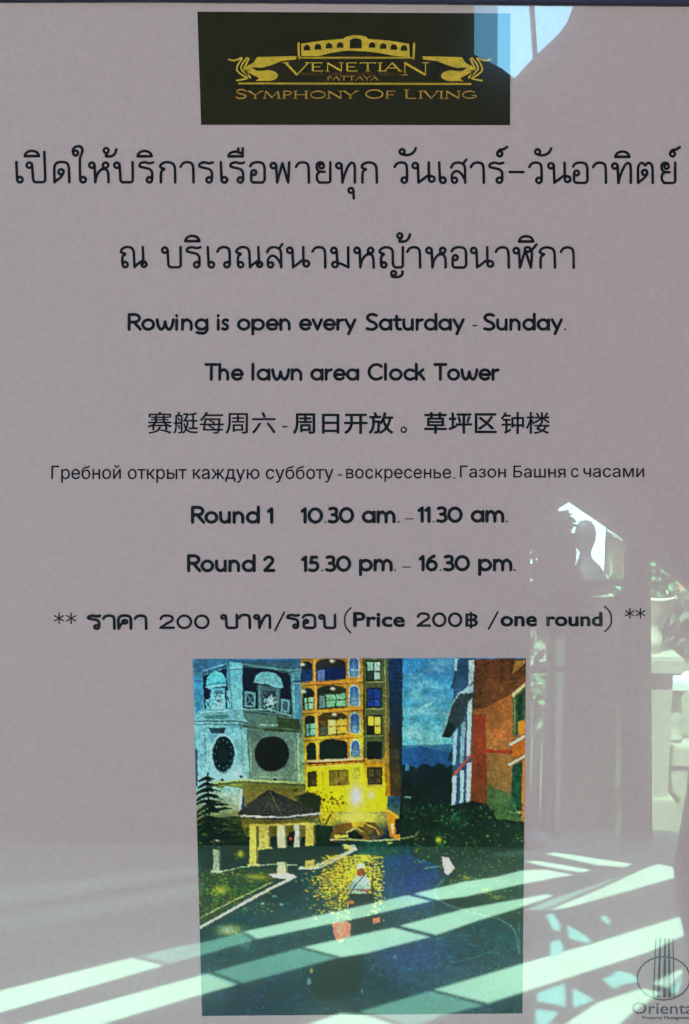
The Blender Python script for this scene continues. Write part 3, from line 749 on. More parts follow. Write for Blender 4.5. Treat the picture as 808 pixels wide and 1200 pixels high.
# ---- logo panel
lp = Ink(LT); lp.poly([(231.6, 13.6), (598.4, 15.8), (598.0, 146.6), (236.0, 146.2)])
logo = lp.build('logo_panel', M_logo, notice, 'dark green rectangle with the gold logo')
E1 = 0.0006
q1 = lambda X, Y: (260+X/5.05, 30+Y/5.05)
q2 = lambda X, Y: (410+X/5.05, 30+Y/5.05)
em = Ink(E1)
def annulus_poly(outer, holes):
    # outer minus holes, by triangulation
    verts, edges, idx = [], [], 0
    for lp_ in [outer]+holes:
        n = len(lp_)
        for i, p in enumerate(lp_): verts.append(Vector(p)); edges.append((idx+i, idx+(i+1) % n))
        idx += n
    vs, es, fs, _, _, _ = delaunay_2d_cdt(verts, edges, [], 0, 1e-6)
    def ins(pt, lp_):
        c = False; n = len(lp_); x, y = pt
        for i in range(n):
            x1, y1 = lp_[i]; x2, y2 = lp_[(i+1) % n]
            if (y1 > y) != (y2 > y) and x < (x2-x1)*(y-y1)/(y2-y1)+x1: c = not c
        return c
    i0 = len(em.v); em.v += [at(v[0], v[1], E1) for v in vs]
    for f in fs:
        c = (sum(vs[i][0] for i in f)/len(f), sum(vs[i][1] for i in f)/len(f))
        if ins(c, outer) and not any(ins(c, h) for h in holes): em.f.append([i0+k for k in f])
br = [q1(472, 180), q1(470, 107), q1(600, 88), q1(718, 78), q1(735, 66), q1(790, 55), q2(0, 57), q2(60, 57), q2(100, 66), q2(108, 78), q2(230, 88), q2(352, 107), q2(356, 186),
      q2(270, 180), q2(180, 163), q2(90, 152), q2(0, 148), q1(720, 150), q1(640, 163), q1(575, 180)]
holes = []
for X, Y in ((505, 134), (570, 128), (636, 122), (702, 118)):
    c = q1(X, Y); holes.append([(c[0]-3.9, c[1]+2.6), (c[0]-3.9, c[1])]+[(c[0]+3.9*math.cos(R(t)), c[1]-4*math.sin(R(t))) for t in range(150, 20, -24)]+[(c[0]+3.9, c[1]), (c[0]+3.9, c[1]+2.6)])
for X, Y in ((133, 118), (199, 124), (262, 130), (322, 136)):
    c = q2(X, Y); holes.append([(c[0]-3.9, c[1]+2.6), (c[0]-3.9, c[1])]+[(c[0]+3.9*math.cos(R(t)), c[1]-4*math.sin(R(t))) for t in range(150, 20, -24)]+[(c[0]+3.9, c[1]), (c[0]+3.9, c[1]+2.6)])
c = q2(36, 108); holes.append([(c[0]-7, c[1]+5.4), (c[0]-7, c[1]-3)]+[(c[0]+7*math.cos(R(t)), c[1]-3-3.6*math.sin(R(t))) for t in range(160, 10, -20)]+[(c[0]+7, c[1]-3), (c[0]+7, c[1]+5.4)])
annulus_poly(br, holes)
em.stroke([[q1(455, 104), q1(457, 194)], [q2(382, 106), q2(378, 196)]], 2.6)
em.stroke([[q1(455, 190), q2(380, 190)]], 2.0)
em.stroke([[q1(105, 342), q2(715, 345)]], 2.2)
# winged lion at either end, mirrored
def lion(q, m):
    P = lambda X, Y: q(X, Y) if not m else (2*421.6-q(X, Y)[0]+0.0, q(X, Y)[1]+.2)
    em.poly([P(*p) for p in [(210, 186), (445, 180), (440, 200), (360, 208), (300, 232), (240, 250), (190, 246), (160, 262), (160, 300), (130, 270), (150, 240), (190, 218)]])
    em.union([[P(272+62*math.cos(R(t)), 296+32*math.sin(R(t))) for t in range(0, 360, 20)], [P(*p) for p in [(178, 250), (210, 268), (300, 268), (300, 325), (200, 328), (225, 310), (180, 290), (150, 268)]]])
    em.stroke([spl([P(42, 200), P(75, 206), P(120, 192), P(100, 225), P(90, 262), P(120, 292), P(150, 312), P(90, 324)]), spl([P(150, 190), P(120, 232), P(118, 262), P(150, 290)])], 1.9)
    em.stroke([spl([P(160, 196), P(140, 240), P(136, 262), P(168, 306)])], 2.4)
lion(q1, False); lion(q1, True)
keep(em.build('bridge_emblem', M_gold, logo), logo)

# serif capitals: (path, weight) in a unit box
TK, TN = 0.17, 0.08
def SF(ch):
    def ser(x, y, s=.13): return ([(x-s, y), (x+s, y)], .06)
    D = {
     'V': ([([(.0, 1), (.42, 0)], TK), ([(.42, 0), (.84, 1)], TN), ser(0, 1), ser(.84, 1)], .92),
     'E': ([([(.12, 0), (.12, 1)], TK), ([(.12, 1), (.62, 1), (.62, .88)], TN), ([(.12, .5), (.54, .5)], TN), ([(.12, 0), (.66, 0), (.66, .13)], TN)], .84),
     'N': ([([(.1, 0), (.1, 1)], TN), ([(.08, 1), (.86, 0)], TK), ([(.86, 0), (.86, 1)], TN), ser(.08, 0), ser(.86, 1)], 1.06),
     'T': ([([(.42, 0), (.42, 1)], TK), ([(0, .87), (0, 1), (.84, 1), (.84, .87)], TN), ser(.42, 0)], .96),
     'I': ([([(.14, 0), (.14, 1)], TK), ser(.14, 0), ser(.14, 1)], .38),
     'A': ([([(0, 0), (.43, 1)], TN), ([(.43, 1), (.86, 0)], TK), ([(.18, .36), (.7, .36)], .07), ser(0, 0), ser(.86, 0)], .98),
     'P': ([([(.12, 0), (.12, 1)], TK), ([(.12, 1)]+arc(.34, .74, .24, .26, 90, -90)+[(.12, .48)], .1), ser(.12, 0)], .72),
     'Y': ([([(0, 1), (.4, .45), (.4, 0)], TK*.9), ([(.8, 1), (.4, .45)], TN), ser(0, 1), ser(.8, 1), ser(.4, 0)], .9),
     'S': ([(spl([(.52, .84), (.42, .98), (.2, 1), (.06, .8), (.16, .6), (.44, .42), (.54, .2), (.38, .01), (.14, 0), (.03, .18)]), .12)], .7),
     'M': ([([(.1, 0), (.16, 1)], TN), ([(.16, 1), (.55, .08)], TK), ([(.55, .08), (.94, 1)], TN), ([(.94, 1), (1.0, 0)], TK), ser(.1, 0), ser(1, 0)], 1.2),
     'H': ([([(.12, 0), (.12, 1)], TK), ([(.8, 0), (.8, 1)], TK), ([(.12, .5), (.8, .5)], TN), ser(.12, 0), ser(.12, 1), ser(.8, 0), ser(.8, 1)], 1.04),
     'O': ([(ring(.5, .5, .45, .49), .125)], 1.08),
     'F': ([([(.12, 0), (.12, 1)], TK), ([(.12, 1), (.62, 1), (.62, .87)], TN), ([(.12, .5), (.52, .5)], TN), ser(.12, 0)], .78),
     'L': ([([(.12, 0), (.12, 1)], TK), ([(.12, 0), (.6, 0), (.6, .14)], TN), ser(.12, 1)], .76),
     'G': ([(arc(.5, .5, .45, .49, 45, 330), .12), ([(.62, .42), (.9, .42), (.9, .06)], .1)], 1.04),
     ' ': ([], .42)}
    return D[ch]
def serif(ink, s, x0, x1, yb, h, bigs=(), bigh=None, drop=0.0, wk=1.0):
    x = 0; G = []
    for i, ch in enumerate(s):
        st_, adv = SF(ch); k = (bigh/h if i in bigs else 1.0)
        G.append((x, st_, k)); x += adv*k
    kx = (x1-x0)/(x-.08)
    for gx, st_, k in G:
        if not st_: continue
        dy = drop if k > 1 else 0
        ink.stroke([([(x0+(gx+a*k)*kx, yb+dy-b*h*k) for a, b in p], w_*h*wk*(1.0 if k == 1 else 1.25)) for p, w_ in st_], 1, cap='flat')
wk_ = Ink(E1); serif(wk_, 'VENETIAN', 335, 503.6, 83.2, 9.6, (0, 7), 14.4, 4.6, 1.25)
keep(wk_.build('wordmark', M_gold, logo), logo)
wk_ = Ink(E1); serif(wk_, 'PATTAYA', 383.5, 443.5, 93.9, 4.6, wk=1.3); keep(wk_.build('place_name', M_darkgold, logo), logo)
wk_ = Ink(E1); wk_.text('SIGNATURE CONDO RESORT', 353, 84.8, 477, 88.2, 0); keep(wk_.build('small_print', M_redgold, logo), logo)
wk_ = Ink(E1); serif(wk_, 'SYMPHONY OF LIVING', 276.5, 559.5, 115.2, 8.4, (0, 9, 12), 10.0, 0.0, 1.2); keep(wk_.build('slogan', M_darkgold, logo), logo)
def hatch():
    wk = Ink(0.0007); 
    x = 284.0
    while x < 549:
        wk.poly([(x, 98.6), (x+.8, 98.6), (x+2.6, 96.9), (x+1.8, 96.9)]); x += 4.2
    x = 354
    while x < 484:
        wk.poly([(x, 68.3), (x+.8, 68.3), (x+2.6, 66.9), (x+1.8, 66.9)]); x += 4.2
    return wk
keep(hatch().build('rope_marks', M_logo, logo), logo)

# ---- management mark, bottom right
mg = Ink(LT); mg.stroke([ring(778, 1146.5, 31, 25.4)], 1.7)
mark = mg.build('corner_mark', M_navyink, notice, 'thin ring with tapering upright bars, bottom right corner')
mg = Ink(E1)
for xt, xb, w_ in ((769, 766, 1.0), (774, 772, 1.7), (779.6, 779, 2.0), (784.2, 785, 1.6), (788.8, 790.5, 1.0)):
    mg.poly([(xt-w_*.55, 1100), (xt+w_*.55, 1100), (xb+w_*1.0, 1169), (xb-w_*1.0, 1169)])
keep(mg.build('bars', M_navyink, mark), mark)
mg = Ink(LT); mg.text('Oriental', 741, 1174.6, 817, 1188.4, 0.3); keep(mg.build('wordmark', M_navyink, mark), mark)
mg = Ink(LT); mg.text('Property Management', 753, 1190.6, 812, 1195.6, 0.3); keep(mg.build('small_print', M_navyink, mark), mark)

# ================================================================== the printed photograph: a grid of ink colours
#PHOTO#
SC = 2; X0, Y0, CW, CH = 218, 764, 404, 432
rng = np.random.default_rng(7)
img = np.zeros((CH*SC, CW*SC, 3), np.float32)
yy, xx = np.mgrid[0:CH*SC, 0:CW*SC].astype(np.float32); xx = xx/SC+X0; yy = yy/SC+Y0
def fill(mask_or_poly, col, a=1.0, col2=None, speck=0.0):
    """polygon in photograph pixels; col -> col2 from its top to its bottom"""
    if isinstance(mask_or_poly, np.ndarray): m = mask_or_poly; sl_ = (slice(0, m.shape[0]), slice(0, m.shape[1]))
    else:
        P = mask_or_poly; xs = [p[0] for p in P]; ys = [p[1] for p in P]
        i0 = max(0, int((min(ys)-Y0)*SC)-1); i1 = min(CH*SC, int((max(ys)-Y0)*SC)+2); j0 = max(0, int((min(xs)-X0)*SC)-1); j1 = min(CW*SC, int((max(xs)-X0)*SC)+2)
        if i1 <= i0 or j1 <= j0: return
        sl_ = (slice(i0, i1), slice(j0, j1)); Xs = xx[sl_]; Ys = yy[sl_]; m = np.zeros(Xs.shape, bool); n = len(P)
        for k in range(n):
            x1, y1 = P[k]; x2, y2 = P[(k+1) % n]
            if y1 == y2: continue
            c = ((y1 > Ys) != (y2 > Ys)) & (Xs < (x2-x1)*(Ys-y1)/(y2-y1)+x1); m ^= c
    if not m.any(): return
    c = np.array(col, np.float32)[None, None, :]
    if col2 is not None:
        Ys = yy[sl_]; lo_ = Ys[m].min(); hi_ = Ys[m].max(); t = np.clip((Ys-lo_)/max(1e-3, hi_-lo_), 0, 1)[..., None]
        c = c*(1-t)+np.array(col2, np.float32)*t
    else: c = np.broadcast_to(c, m.shape+(3,))
    if speck:
        nz = rng.random(m.shape); nz = (nz+np.roll(nz, 1, 0)+np.roll(nz, 1, 1)+np.roll(nz, (1, 1), (0, 1)))/4
        m = m & (nz > 1-speck)
    v = img[sl_]; v[m] = v[m]*(1-a)+c[m]*a
def ell(cx, cy, rx, ry, **k): return [(cx+rx*math.cos(t*math.pi/24), cy+ry*math.sin(t*math.pi/24)) for t in range(48)]
def line(pts, w_, col, a=1.0):
    for (x0, y0), (x1, y1) in zip(pts, pts[1:]):
        dx, dy = x1-x0, y1-y0; l = math.hypot(dx, dy) or 1; nx, ny = -dy/l*w_/2, dx/l*w_/2
        fill([(x0+nx, y0+ny), (x1+nx, y1+ny), (x1-nx, y1-ny), (x0-nx, y0-ny)], col, a)
def soft(cx, cy, rx, ry, col, a=1.0):
    global img
    d = np.exp(-(((xx-cx)/rx)**2+((yy-cy)/ry)**2))[..., None]*a
    img = img*(1-d)+np.array(col, np.float32)*d
def mk(ox, oy, s): return lambda *pts: [(ox+X/s, oy+Y/s) for X, Y in pts]
A = mk(220, 765, 5.387); B = mk(350, 765, 5.387); Cc = mk(400, 760, 3.513); Dd = mk(340, 920, 5.05); Ee = mk(200, 970, 3.673); Ff = mk(400, 970, 3.513); Gg = mk(200, 760, 3.673)
# sky, hills, water base
fill([(218, 764), (622, 764), (622, 900), (218, 900)], (36, 96, 146), col2=(78, 146, 150))
fill([(218, 878), (622, 870), (622, 1000), (218, 1000)], (40, 92, 128), col2=(6, 26, 44))
for k in range(26):
    soft(475+rng.random()*50, 775+rng.random()*95, 6+rng.random()*14, 1.5+rng.random()*4, (110+rng.random()*50, 166, 168), 0.30)
fill(Cc((325, 240), (345, 225), (370, 218), (372, 228), (350, 242)), (120, 165, 165), .7)
fill(Cc((250, 410), (330, 402), (460, 430), (460, 480), (250, 480)), (22, 66, 120), .8)
for k in range(40):
    fill(ell(470+rng.random()*65, 896+rng.random()*14+abs(500-470)/9, 3+rng.random()*5, 3+rng.random()*4), (8, 26+rng.random()*14, 46))
fill([(470, 904), (540, 900), (540, 1000), (470, 1000)], (5, 20, 26))
fill(ell(477, 899, 2.5, 4), (60, 110, 140), .8)
fill([(218, 985), (622, 985), (622, 1196), (218, 1196)], (6, 54, 54), col2=(8, 42, 62))
soft(486, 1035, 34, 30, (8, 48, 138), .9); soft(470, 1010, 20, 8, (10, 50, 110), .7); soft(480, 1118, 46, 24, (26, 44, 118), .85); soft(510, 1140, 70, 26, (22, 60, 92), .6)
soft(290, 1165, 50, 24, (8, 26, 52), .8); soft(400, 1155, 34, 26, (4, 28, 34), .8); soft(585, 1110, 30, 20, (10, 70, 80), .6)
soft(330, 1050, 30, 40, (6, 34, 46), .7)
for k in range(260):
    x = 240+rng.random()*360; y = 1000+rng.random()*185
    line([(x, y), (x+2+rng.random()*7, y-rng.random()*1.5)], .5+rng.random()*.5, (20+rng.random()*30, 70+rng.random()*40, 95+rng.random()*40), .35)
# ---- tower
fill(A((30, 45), (345, 45), (390, 790), (345, 862), (60, 862), (60, 600), (40, 450)), (64, 112, 142), col2=(146, 176, 186))
fill(A((265, 45), (722, 45), (736, 420), (752, 862), (338, 862), (330, 500)), (56, 84, 98), col2=(118, 128, 108))
fill(A((250, 45), (720, 45), (720, 80), (520, 70)), (50, 78, 110)); fill(A((35, 45), (260, 45), (260, 75), (90, 118), (40, 120)), (58, 100, 140))
fill(A((92, 142), (246, 92), (252, 350), (104, 350)), (12, 16, 56)); fill(A((345, 92), (520, 100), (648, 140), (656, 392), (352, 352)), (10, 12, 40))
for k in range(9): fill(A((95+k*17, 132-k*5), (104+k*17, 129-k*5), (104+k*17, 118-k*5), (95+k*17, 121-k*5)), (18, 40, 70))
for k in range(16): fill(A((352+k*18, 92+k*2.6), (361+k*18, 93+k*2.6), (361+k*18, 80+k*2.6), (352+k*18, 79+k*2.6)), (16, 26, 48))
line(A((90, 110), (245, 66)), 1.2, (110, 150, 170)); line(A((345, 68), (650, 112)), 1.4, (96, 128, 142))
# niches
fill([p for p in A((112, 200), (118, 160), (140, 128), (175, 112), (215, 122), (240, 160), (242, 205), (180, 215), (130, 232))], (88, 158, 190)); line(A((114, 205), (180, 190), (240, 190)), .9, (40, 90, 120)); line(A((112, 215), (180, 205), (240, 200)), .8, (150, 196, 206))
fill(A((146, 225), (236, 215), (238, 355), (132, 356)), (96, 152, 176)); fill(A((170, 240), (222, 232), (222, 320), (170, 330)), (60, 110, 136))
for k in range(90): fill(ell(*A((150+rng.random()*76, 262+rng.random()*92))[0], .7, 1), (130+rng.random()*60, 184+rng.random()*30, 200), .7)
fill(A((108, 292), (145, 285), (145, 350), (112, 352)), (100, 150, 170)); line(A((112, 300), (140, 345)), .7, (14, 20, 60)); line(A((140, 295), (114, 345)), .7, (14, 20, 60))
fill(A((246, 236), (268, 238), (272, 345), (250, 345)), (110, 160, 176)); line(A((250, 270), (268, 320)), .8, (14, 20, 60))
fill([p for p in A((415, 180), (425, 145), (455, 122), (505, 116), (555, 128), (590, 160), (604, 212), (560, 232), (500, 192), (440, 190))], (100, 140, 152)); line(A((416, 184), (500, 192), (560, 208), (602, 216)), 1.2, (134, 168, 172)); line(A((418, 196), (500, 204), (570, 225)), .9, (34, 50, 60))
fill(A((438, 196), (580, 222), (580, 362), (442, 362)), (64, 86, 96)); fill(A((472, 236), (552, 240), (552, 350), (472, 350)), (40, 52, 66)); line(A((452, 200), (456, 360)), 1.8, (96, 128, 136)); line(A((566, 225), (566, 362)), 1.8, (92, 120, 124))
for k in range(110):
    a_ = rng.normal(0, 1, 2); fill(ell(*A((518+a_[0]*16, 308+a_[1]*24))[0], .8, 1), (140+rng.random()*50, 180+rng.random()*30, 196), .75)
for x0_, x1_, y0_, y1_ in ((358, 428, 240, 345), (586, 642, 284, 376)):
    fill(A((x0_, y0_), (x1_, y0_+10), (x1_, y1_), (x0_, y1_-6)), (92, 122, 134)); fill(A((x0_+14, y0_+16), (x1_-14, y0_+24), (x1_-14, y1_-16), (x0_+14, y1_-18)), (22, 30, 52)); line(A((x0_+14, y0_+18), (x1_-14, y1_-18)), .9, (92, 122, 134)); line(A((x1_-14, y0_+24), (x0_+14, y1_-20)), .9, (92, 122, 134))
line(A((433, 240), (436, 350)), .9, (8, 10, 34))
# pilasters
fill(A((262, 50), (342, 60), (348, 345), (284, 350)), (96, 150, 172), col2=(112, 154, 170)); line(A((266, 90), (340, 84)), 1, (150, 190, 200)); line(A((268, 104), (342, 100)), .8, (50, 86, 110)); line(A((345, 90), (350, 345)), 1, (30, 46, 70))
fill(A((36, 150), (88, 140), (96, 350), (48, 380)), (60, 120, 160)); line(A((40, 180), (90, 176)), .9, (30, 66, 100))
fill(A((650, 120), (726, 110), (738, 415), (662, 412)), (74, 114, 136)); line(A((664, 130), (672, 410)), 1, (110, 150, 160)); line(A((662, 176), (726, 176)), 2.2, (44, 66, 80)); line(A((668, 190), (724, 192)), 1, (124, 150, 156))
fill(A((650, 44), (725, 44), (725, 96), (650, 104)), (50, 84, 112)); line(A((640, 105), (726, 100)), 1.1, (100, 134, 146))
# balconies and mouldings
fill(ell(*A((172, 378))[0], 19, 3.8), (100, 140, 146)); line(A((76, 372), (262, 362)), 1.1, (150, 186, 190)); fill(A((88, 392), (258, 388), (222, 432), (120, 432)), (76, 116, 126)); line(A((112, 458), (244, 456)), 1.8, (134, 168, 174)); fill(A((132, 470), (240, 468), (228, 505), (150, 505)), (26, 44, 58), .85)
line(A((290, 350), (400, 356), (520, 360), (655, 392)), 1.6, (112, 140, 138)); line(A((350, 372), (640, 398)), 1.1, (44, 56, 56)); fill(A((420, 392), (640, 402), (585, 448), (455, 444)), (80, 98, 92)); line(A((448, 456), (575, 456)), 1.6, (128, 142, 128)); fill(A((560, 402), (700, 415), (720, 492), (480, 498), (470, 476), (570, 462)), (52, 62, 28), .85)
for dy, cl in ((-8, (132, 164, 170)), (2, (52, 78, 88)), (12, (116, 150, 156)), (24, (60, 88, 96))):
    line(A((42, 428+dy), (325, 426+dy), (378, 440+dy)), 1.0, cl, .9)
for dy, cl in ((-6, (90, 104, 86)), (6, (44, 54, 40)), (18, (96, 108, 88))):
    line(A((350, 452+dy), (480, 474+dy), (742, 494+dy)), 1.1, cl, .8)
fill(A((286, 350), (345, 345), (352, 405), (372, 425), (300, 425), (290, 405)), (104, 142, 154)); line(A((292, 352), (350, 348)), 1, (150, 184, 190))
fill(A((306, 486), (372, 470), (392, 792), (342, 800)), (120, 156, 168), col2=(132, 158, 160)); line(A((372, 472), (392, 790)), 1, (70, 92, 92)); line(A((336, 490), (352, 795)), .8, (90, 124, 136))
fill(A((58, 512), (100, 506), (112, 700), (80, 745)), (112, 148, 164)); line(A((104, 510), (116, 700)), .8, (70, 104, 118))
# clocks
fill(ell(*A((222, 640))[0], 15.4, 24), (150, 184, 194)); fill(ell(*A((224, 640))[0], 13.6, 22), (84, 120, 134)); fill(ell(*A((223, 636))[0], 12.4, 20.6), (8, 20, 28))
for t in range(12):
    c_ = A((223, 636))[0]; fill(ell(c_[0]+9.6*math.sin(R(30*t)), c_[1]-16.4*math.cos(R(30*t)), .9, 1.3), (52, 92, 96))
fill(ell(*A((222, 636))[0], 6, 10.6), (14, 32, 40))
fill(ell(*A((530, 636))[0], 21.2, 22), (84, 92, 84)); fill(ell(*A((529, 635))[0], 20, 20.8), (14, 13, 12))
for t in range(12):
    c_ = A((529, 635))[0]; fill(ell(c_[0]+15.6*math.sin(R(30*t)), c_[1]-16.2*math.cos(R(30*t)), 1, 1.1), (30, 30, 26))
line(A((398, 540), (398, 750), (430, 778), (660, 786), (682, 758), (676, 560), (650, 528)), .9, (140, 146, 128)); line(A((404, 545), (404, 745)), .7, (70, 76, 70))
fill(A((684, 500), (744, 496), (752, 815), (694, 812)), (104, 126, 116), col2=(138, 150, 98)); line(A((694, 505), (702, 810)), .9, (160, 170, 150)); 
# tower foot
fill(A((160, 812), (345, 806), (755, 824), (752, 900), (100, 900)), (118, 120, 70), col2=(96, 86, 22)); line(A((150, 822), (345, 800), (390, 800), (752, 822)), 1.6, (172, 170, 98)); line(A((150, 832), (345, 812), (752, 836)), 1.1, (58, 66, 44))
for X, Y in ((220, 802), (335, 779), (552, 795)): fill(ell(*A((X, Y))[0], 2, 1.4), (10, 14, 16))
fill(Gg((230, 590), (310, 600), (300, 700), (180, 720)), (150, 176, 178)); fill(Gg((312, 575), (590, 590), (590, 720), (320, 720)), (112, 100, 40), .9)
fill([(218, 764), A((30, 45))[0], A((46, 862))[0], (218, 930)], (8, 14, 20))
# ---- lit building
fill(B((8, 30), (552, 30), (560, 1000), (48, 1000)), (132, 92, 34), col2=(206, 160, 8))
fill(B((50, 690), (555, 690), (560, 1000), (40, 1000)), (222, 166, 16), col2=(252, 210, 0))
fill(B((405, 30), (545, 30), (548, 700), (410, 700)), (64, 74, 44)); fill(B((412, 660), (548, 660), (552, 880), (412, 880)), (150, 108, 20), col2=(222, 180, 6))
fill(B((540, 30), (655, 30), (652, 905), (560, 905)), (14, 36, 74), col2=(20, 30, 26)); fill(B((528, 30), (566, 30), (580, 905), (546, 905)), (52, 66, 46), col2=(150, 110, 10)); fill(B((566, 500), (620, 480), (650, 905), (575, 905)), (40, 36, 16), .7, (90, 56, 10))
for k in range(12): line(B((575, 70+k*62), (640, 66+k*62)), 1.0, (8, 18, 36), .7)
line(B((407, 30), (412, 690)), 1.2, (44, 44, 24)); line(B((545, 30), (550, 700)), .9, (110, 116, 84))
def archw(x0_, x1_, yt, yb, col, sl=0):
    fill(B(*([(x0_, yb+sl)]+[(x0_+(x1_-x0_)*(1-math.cos(math.pi*t/12))/2, yt+26-30*math.sin(math.pi*t/12)) for t in range(13)]+[(x1_, yb)])), col)
for r_, (yt, yb) in enumerate(((38, 166), (205, 344), (378, 514), (548, 664))):
    line(B((24, yb+30), (300, yb+14), (402, yb+6)), 1.7, (176, 110, 40), .9); line(B((24, yb+40), (300, yb+24), (402, yb+15)), .9, (90, 56, 24), .9)
    archw(106+8*r_, 298+3*r_, yt, yb, ((30, 34, 30), (34, 38, 26), (50, 40, 14), (10, 20, 14))[r_], 12)
    archw(14+12*r_, 88+7*r_, yt+18, yb+10, ((16, 22, 34), (18, 26, 26), (16, 24, 22), (10, 20, 14))[r_], 6)
    line(B((100+7*r_, yt-6), (106+7*r_, yb+26)), 2.2, (160, 100, 36)); line(B((96+7*r_, yt), (101+7*r_, yb+22)), .8, (206, 160, 90))
    line(B((304+2*r_, yt-8), (310+2*r_, yb+10)), 2.0, (150, 92, 34))
fill(B((165, 88), (294, 84), (296, 160), (166, 170)), (10, 26, 82)); fill(B((118, 110), (160, 104), (162, 172), (120, 176)), (70, 92, 140)); fill(B((18, 105), (84, 100), (86, 178), (20, 186)), (14, 44, 92)); line(B((205, 86), (206, 166)), .8, (8, 12, 24))
fill(B((172, 262), (294, 254), (298, 332), (174, 342)), (92, 140, 110)); line(B((232, 258), (234, 338)), 1.2, (14, 20, 14)); line(B((174, 300), (296, 292)), .8, (20, 34, 24)); fill(B((128, 272), (164, 268), (166, 342), (130, 346)), (80, 108, 106)); fill(B((36, 284), (92, 278), (94, 350), (38, 358)), (124, 156, 124)); line(B((54, 280), (56, 356)), 1.1, (16, 24, 20)); line(B((36, 318), (94, 312)), .8, (16, 24, 20))
fill(B((184, 424), (300, 414), (302, 506), (186, 514)), (226, 186, 78)); fill(B((244, 420), (298, 416), (300, 506), (246, 510)), (206, 134, 40)); line(B((238, 420), (240, 510)), 1.3, (24, 16, 8)); line(B((186, 462), (300, 456)), .9, (90, 60, 20)); fill(B((138, 462), (180, 458), (182, 512), (140, 516)), (52, 58, 44)); fill(B((46, 448), (100, 442), (104, 516), (48, 524)), (92, 134, 124)); line(B((68, 445), (70, 520)), 1.1, (16, 24, 20)); line(B((46, 480), (102, 474)), .8, (16, 24, 20))
fill(B((210, 600), (296, 596), (296, 640), (210, 650)), (16, 40, 20), .6)
for X, Y in ((210, 50), (214, 222), (224, 387), (24, 72), (31, 240)): soft(*B((X, Y))[0], 2.6, 1.8, (255, 244, 190), 1.0)
for r_, (yt, yb) in enumerate(((20, 152), (200, 332), (376, 508), (546, 654))):
    x0_, x1_ = 312+3*r_, 384+2*r_
    def aw(i, col, col2=None):
        fill(B(*([(x0_+i, yb-i*.6)]+[(x0_+i+(x1_-x0_-2*i)*(1-math.cos(math.pi*t/12))/2, yt+34-(36-i)*math.sin(math.pi*t/12)) for t in range(13)]+[(x1_-i, yb-i*.6)])), col, col2=col2)
    aw(0, (112, 146, 134)); aw(10, (40, 62, 92)); aw(14, (34, 66, 128), (84, 116, 140)); line(B((x0_+12, (yt+yb)/2+20), (x1_-12, (yt+yb)/2+20)), .9, (100, 132, 140)); line(B(((x0_+x1_)/2, yt+10), ((x0_+x1_)/2, yb-10)), .6, (110, 140, 150), .7)
for r_, (yt, yb, cs) in enumerate(((50, 168, ((96, 128, 116), (110, 146, 128), (30, 44, 44), (110, 150, 126))), (222, 340, ((18, 42, 108), (22, 50, 122), (20, 46, 112), (26, 56, 126))), (396, 508, ((216, 170, 40), (234, 160, 60), (16, 16, 10), (246, 200, 40))), (562, 664, ((12, 24, 16),)*4), (726, 826, ((74, 66, 24), (66, 60, 24), (60, 52, 20), (70, 60, 20))))):
    x0_, x1_ = 428+2*r_, 518+r_
    fill(B((x0_-4, yt-6), (x1_+4, yt-6), (x1_+4, yb+5), (x0_-4, yb+5)), (14, 18, 14)); xm = (x0_+x1_)/2-2; ym = (yt+yb)/2+(8 if r_ != 3 else 0)
    for (a0, b0, a1, b1), cc in zip(((x0_+5, yt+4, xm-2, ym-4), (xm+4, yt+4, x1_-4, ym-4), (x0_+5, ym+4, xm-2, yb-4), (xm+4, ym+4, x1_-4, yb-4)), cs): fill(B((a0, b0), (a1, b0), (a1, b1), (a0, b1)), cc)
    line(B((x0_-8, yb+14), (x1_+14, yb+12)), 1.2, (112, 116, 70))
line(B((50, 686), (408, 662)), 1.8, (196, 168, 110)); line(B((50, 697), (408, 680)), 1.4, (70, 30, 8)); line(B((50, 722), (404, 700)), 1.6, (246, 200, 60)); line(B((50, 710), (404, 690)), 1.2, (150, 84, 14))
for P_, cc in ((((190, 738), (312, 733), (316, 832), (192, 838)), (96, 84, 22)), (((54, 748), (114, 742), (116, 838), (56, 846)), (50, 42, 14)), (((330, 722), (384, 718), (388, 792), (332, 796)), (140, 136, 36))): fill(B(*P_), cc)
for k in range(6): line(B((205+k*14, 830-k*4), (255+k*10, 745)), .7, (160, 140, 50), .5)
line(B((150, 745), (152, 836)), 1, (170, 110, 30)); line(B((252, 736), (254, 834)), .9, (40, 34, 10))
# glow low on the facade
soft(*Dd((390, 70))[0], 9, 15, (255, 250, 190), 1); soft(*Dd((480, 58))[0], 5, 6, (255, 240, 150), .8); soft(*Dd((430, 190))[0], 40, 12, (240, 214, 60), .8); soft(*Dd((210, 150))[0], 14, 22, (216, 176, 10), .8)
# right end of lit facade and dark trees
fill(Dd((655, 0), (808, 0), (808, 260), (740, 290), (640, 330), (640, 250)), (4, 16, 16)); fill(Dd((566, 130), (640, 180), (655, 330), (590, 300)), (196, 120, 20)); line(Dd((570, 140), (640, 190)), 1, (240, 180, 60)); fill(Dd((620, 200), (652, 195), (650, 290), (622, 290)), (20, 14, 10)); line(Dd((604, 226), (606, 290)), 2.4, (200, 190, 110)); line(Dd((592, 250), (620, 248)), 1, (210, 200, 130))
fill(ell(*Dd((695, 70))[0], 4.4, 1.4), (90, 130, 110), .8)
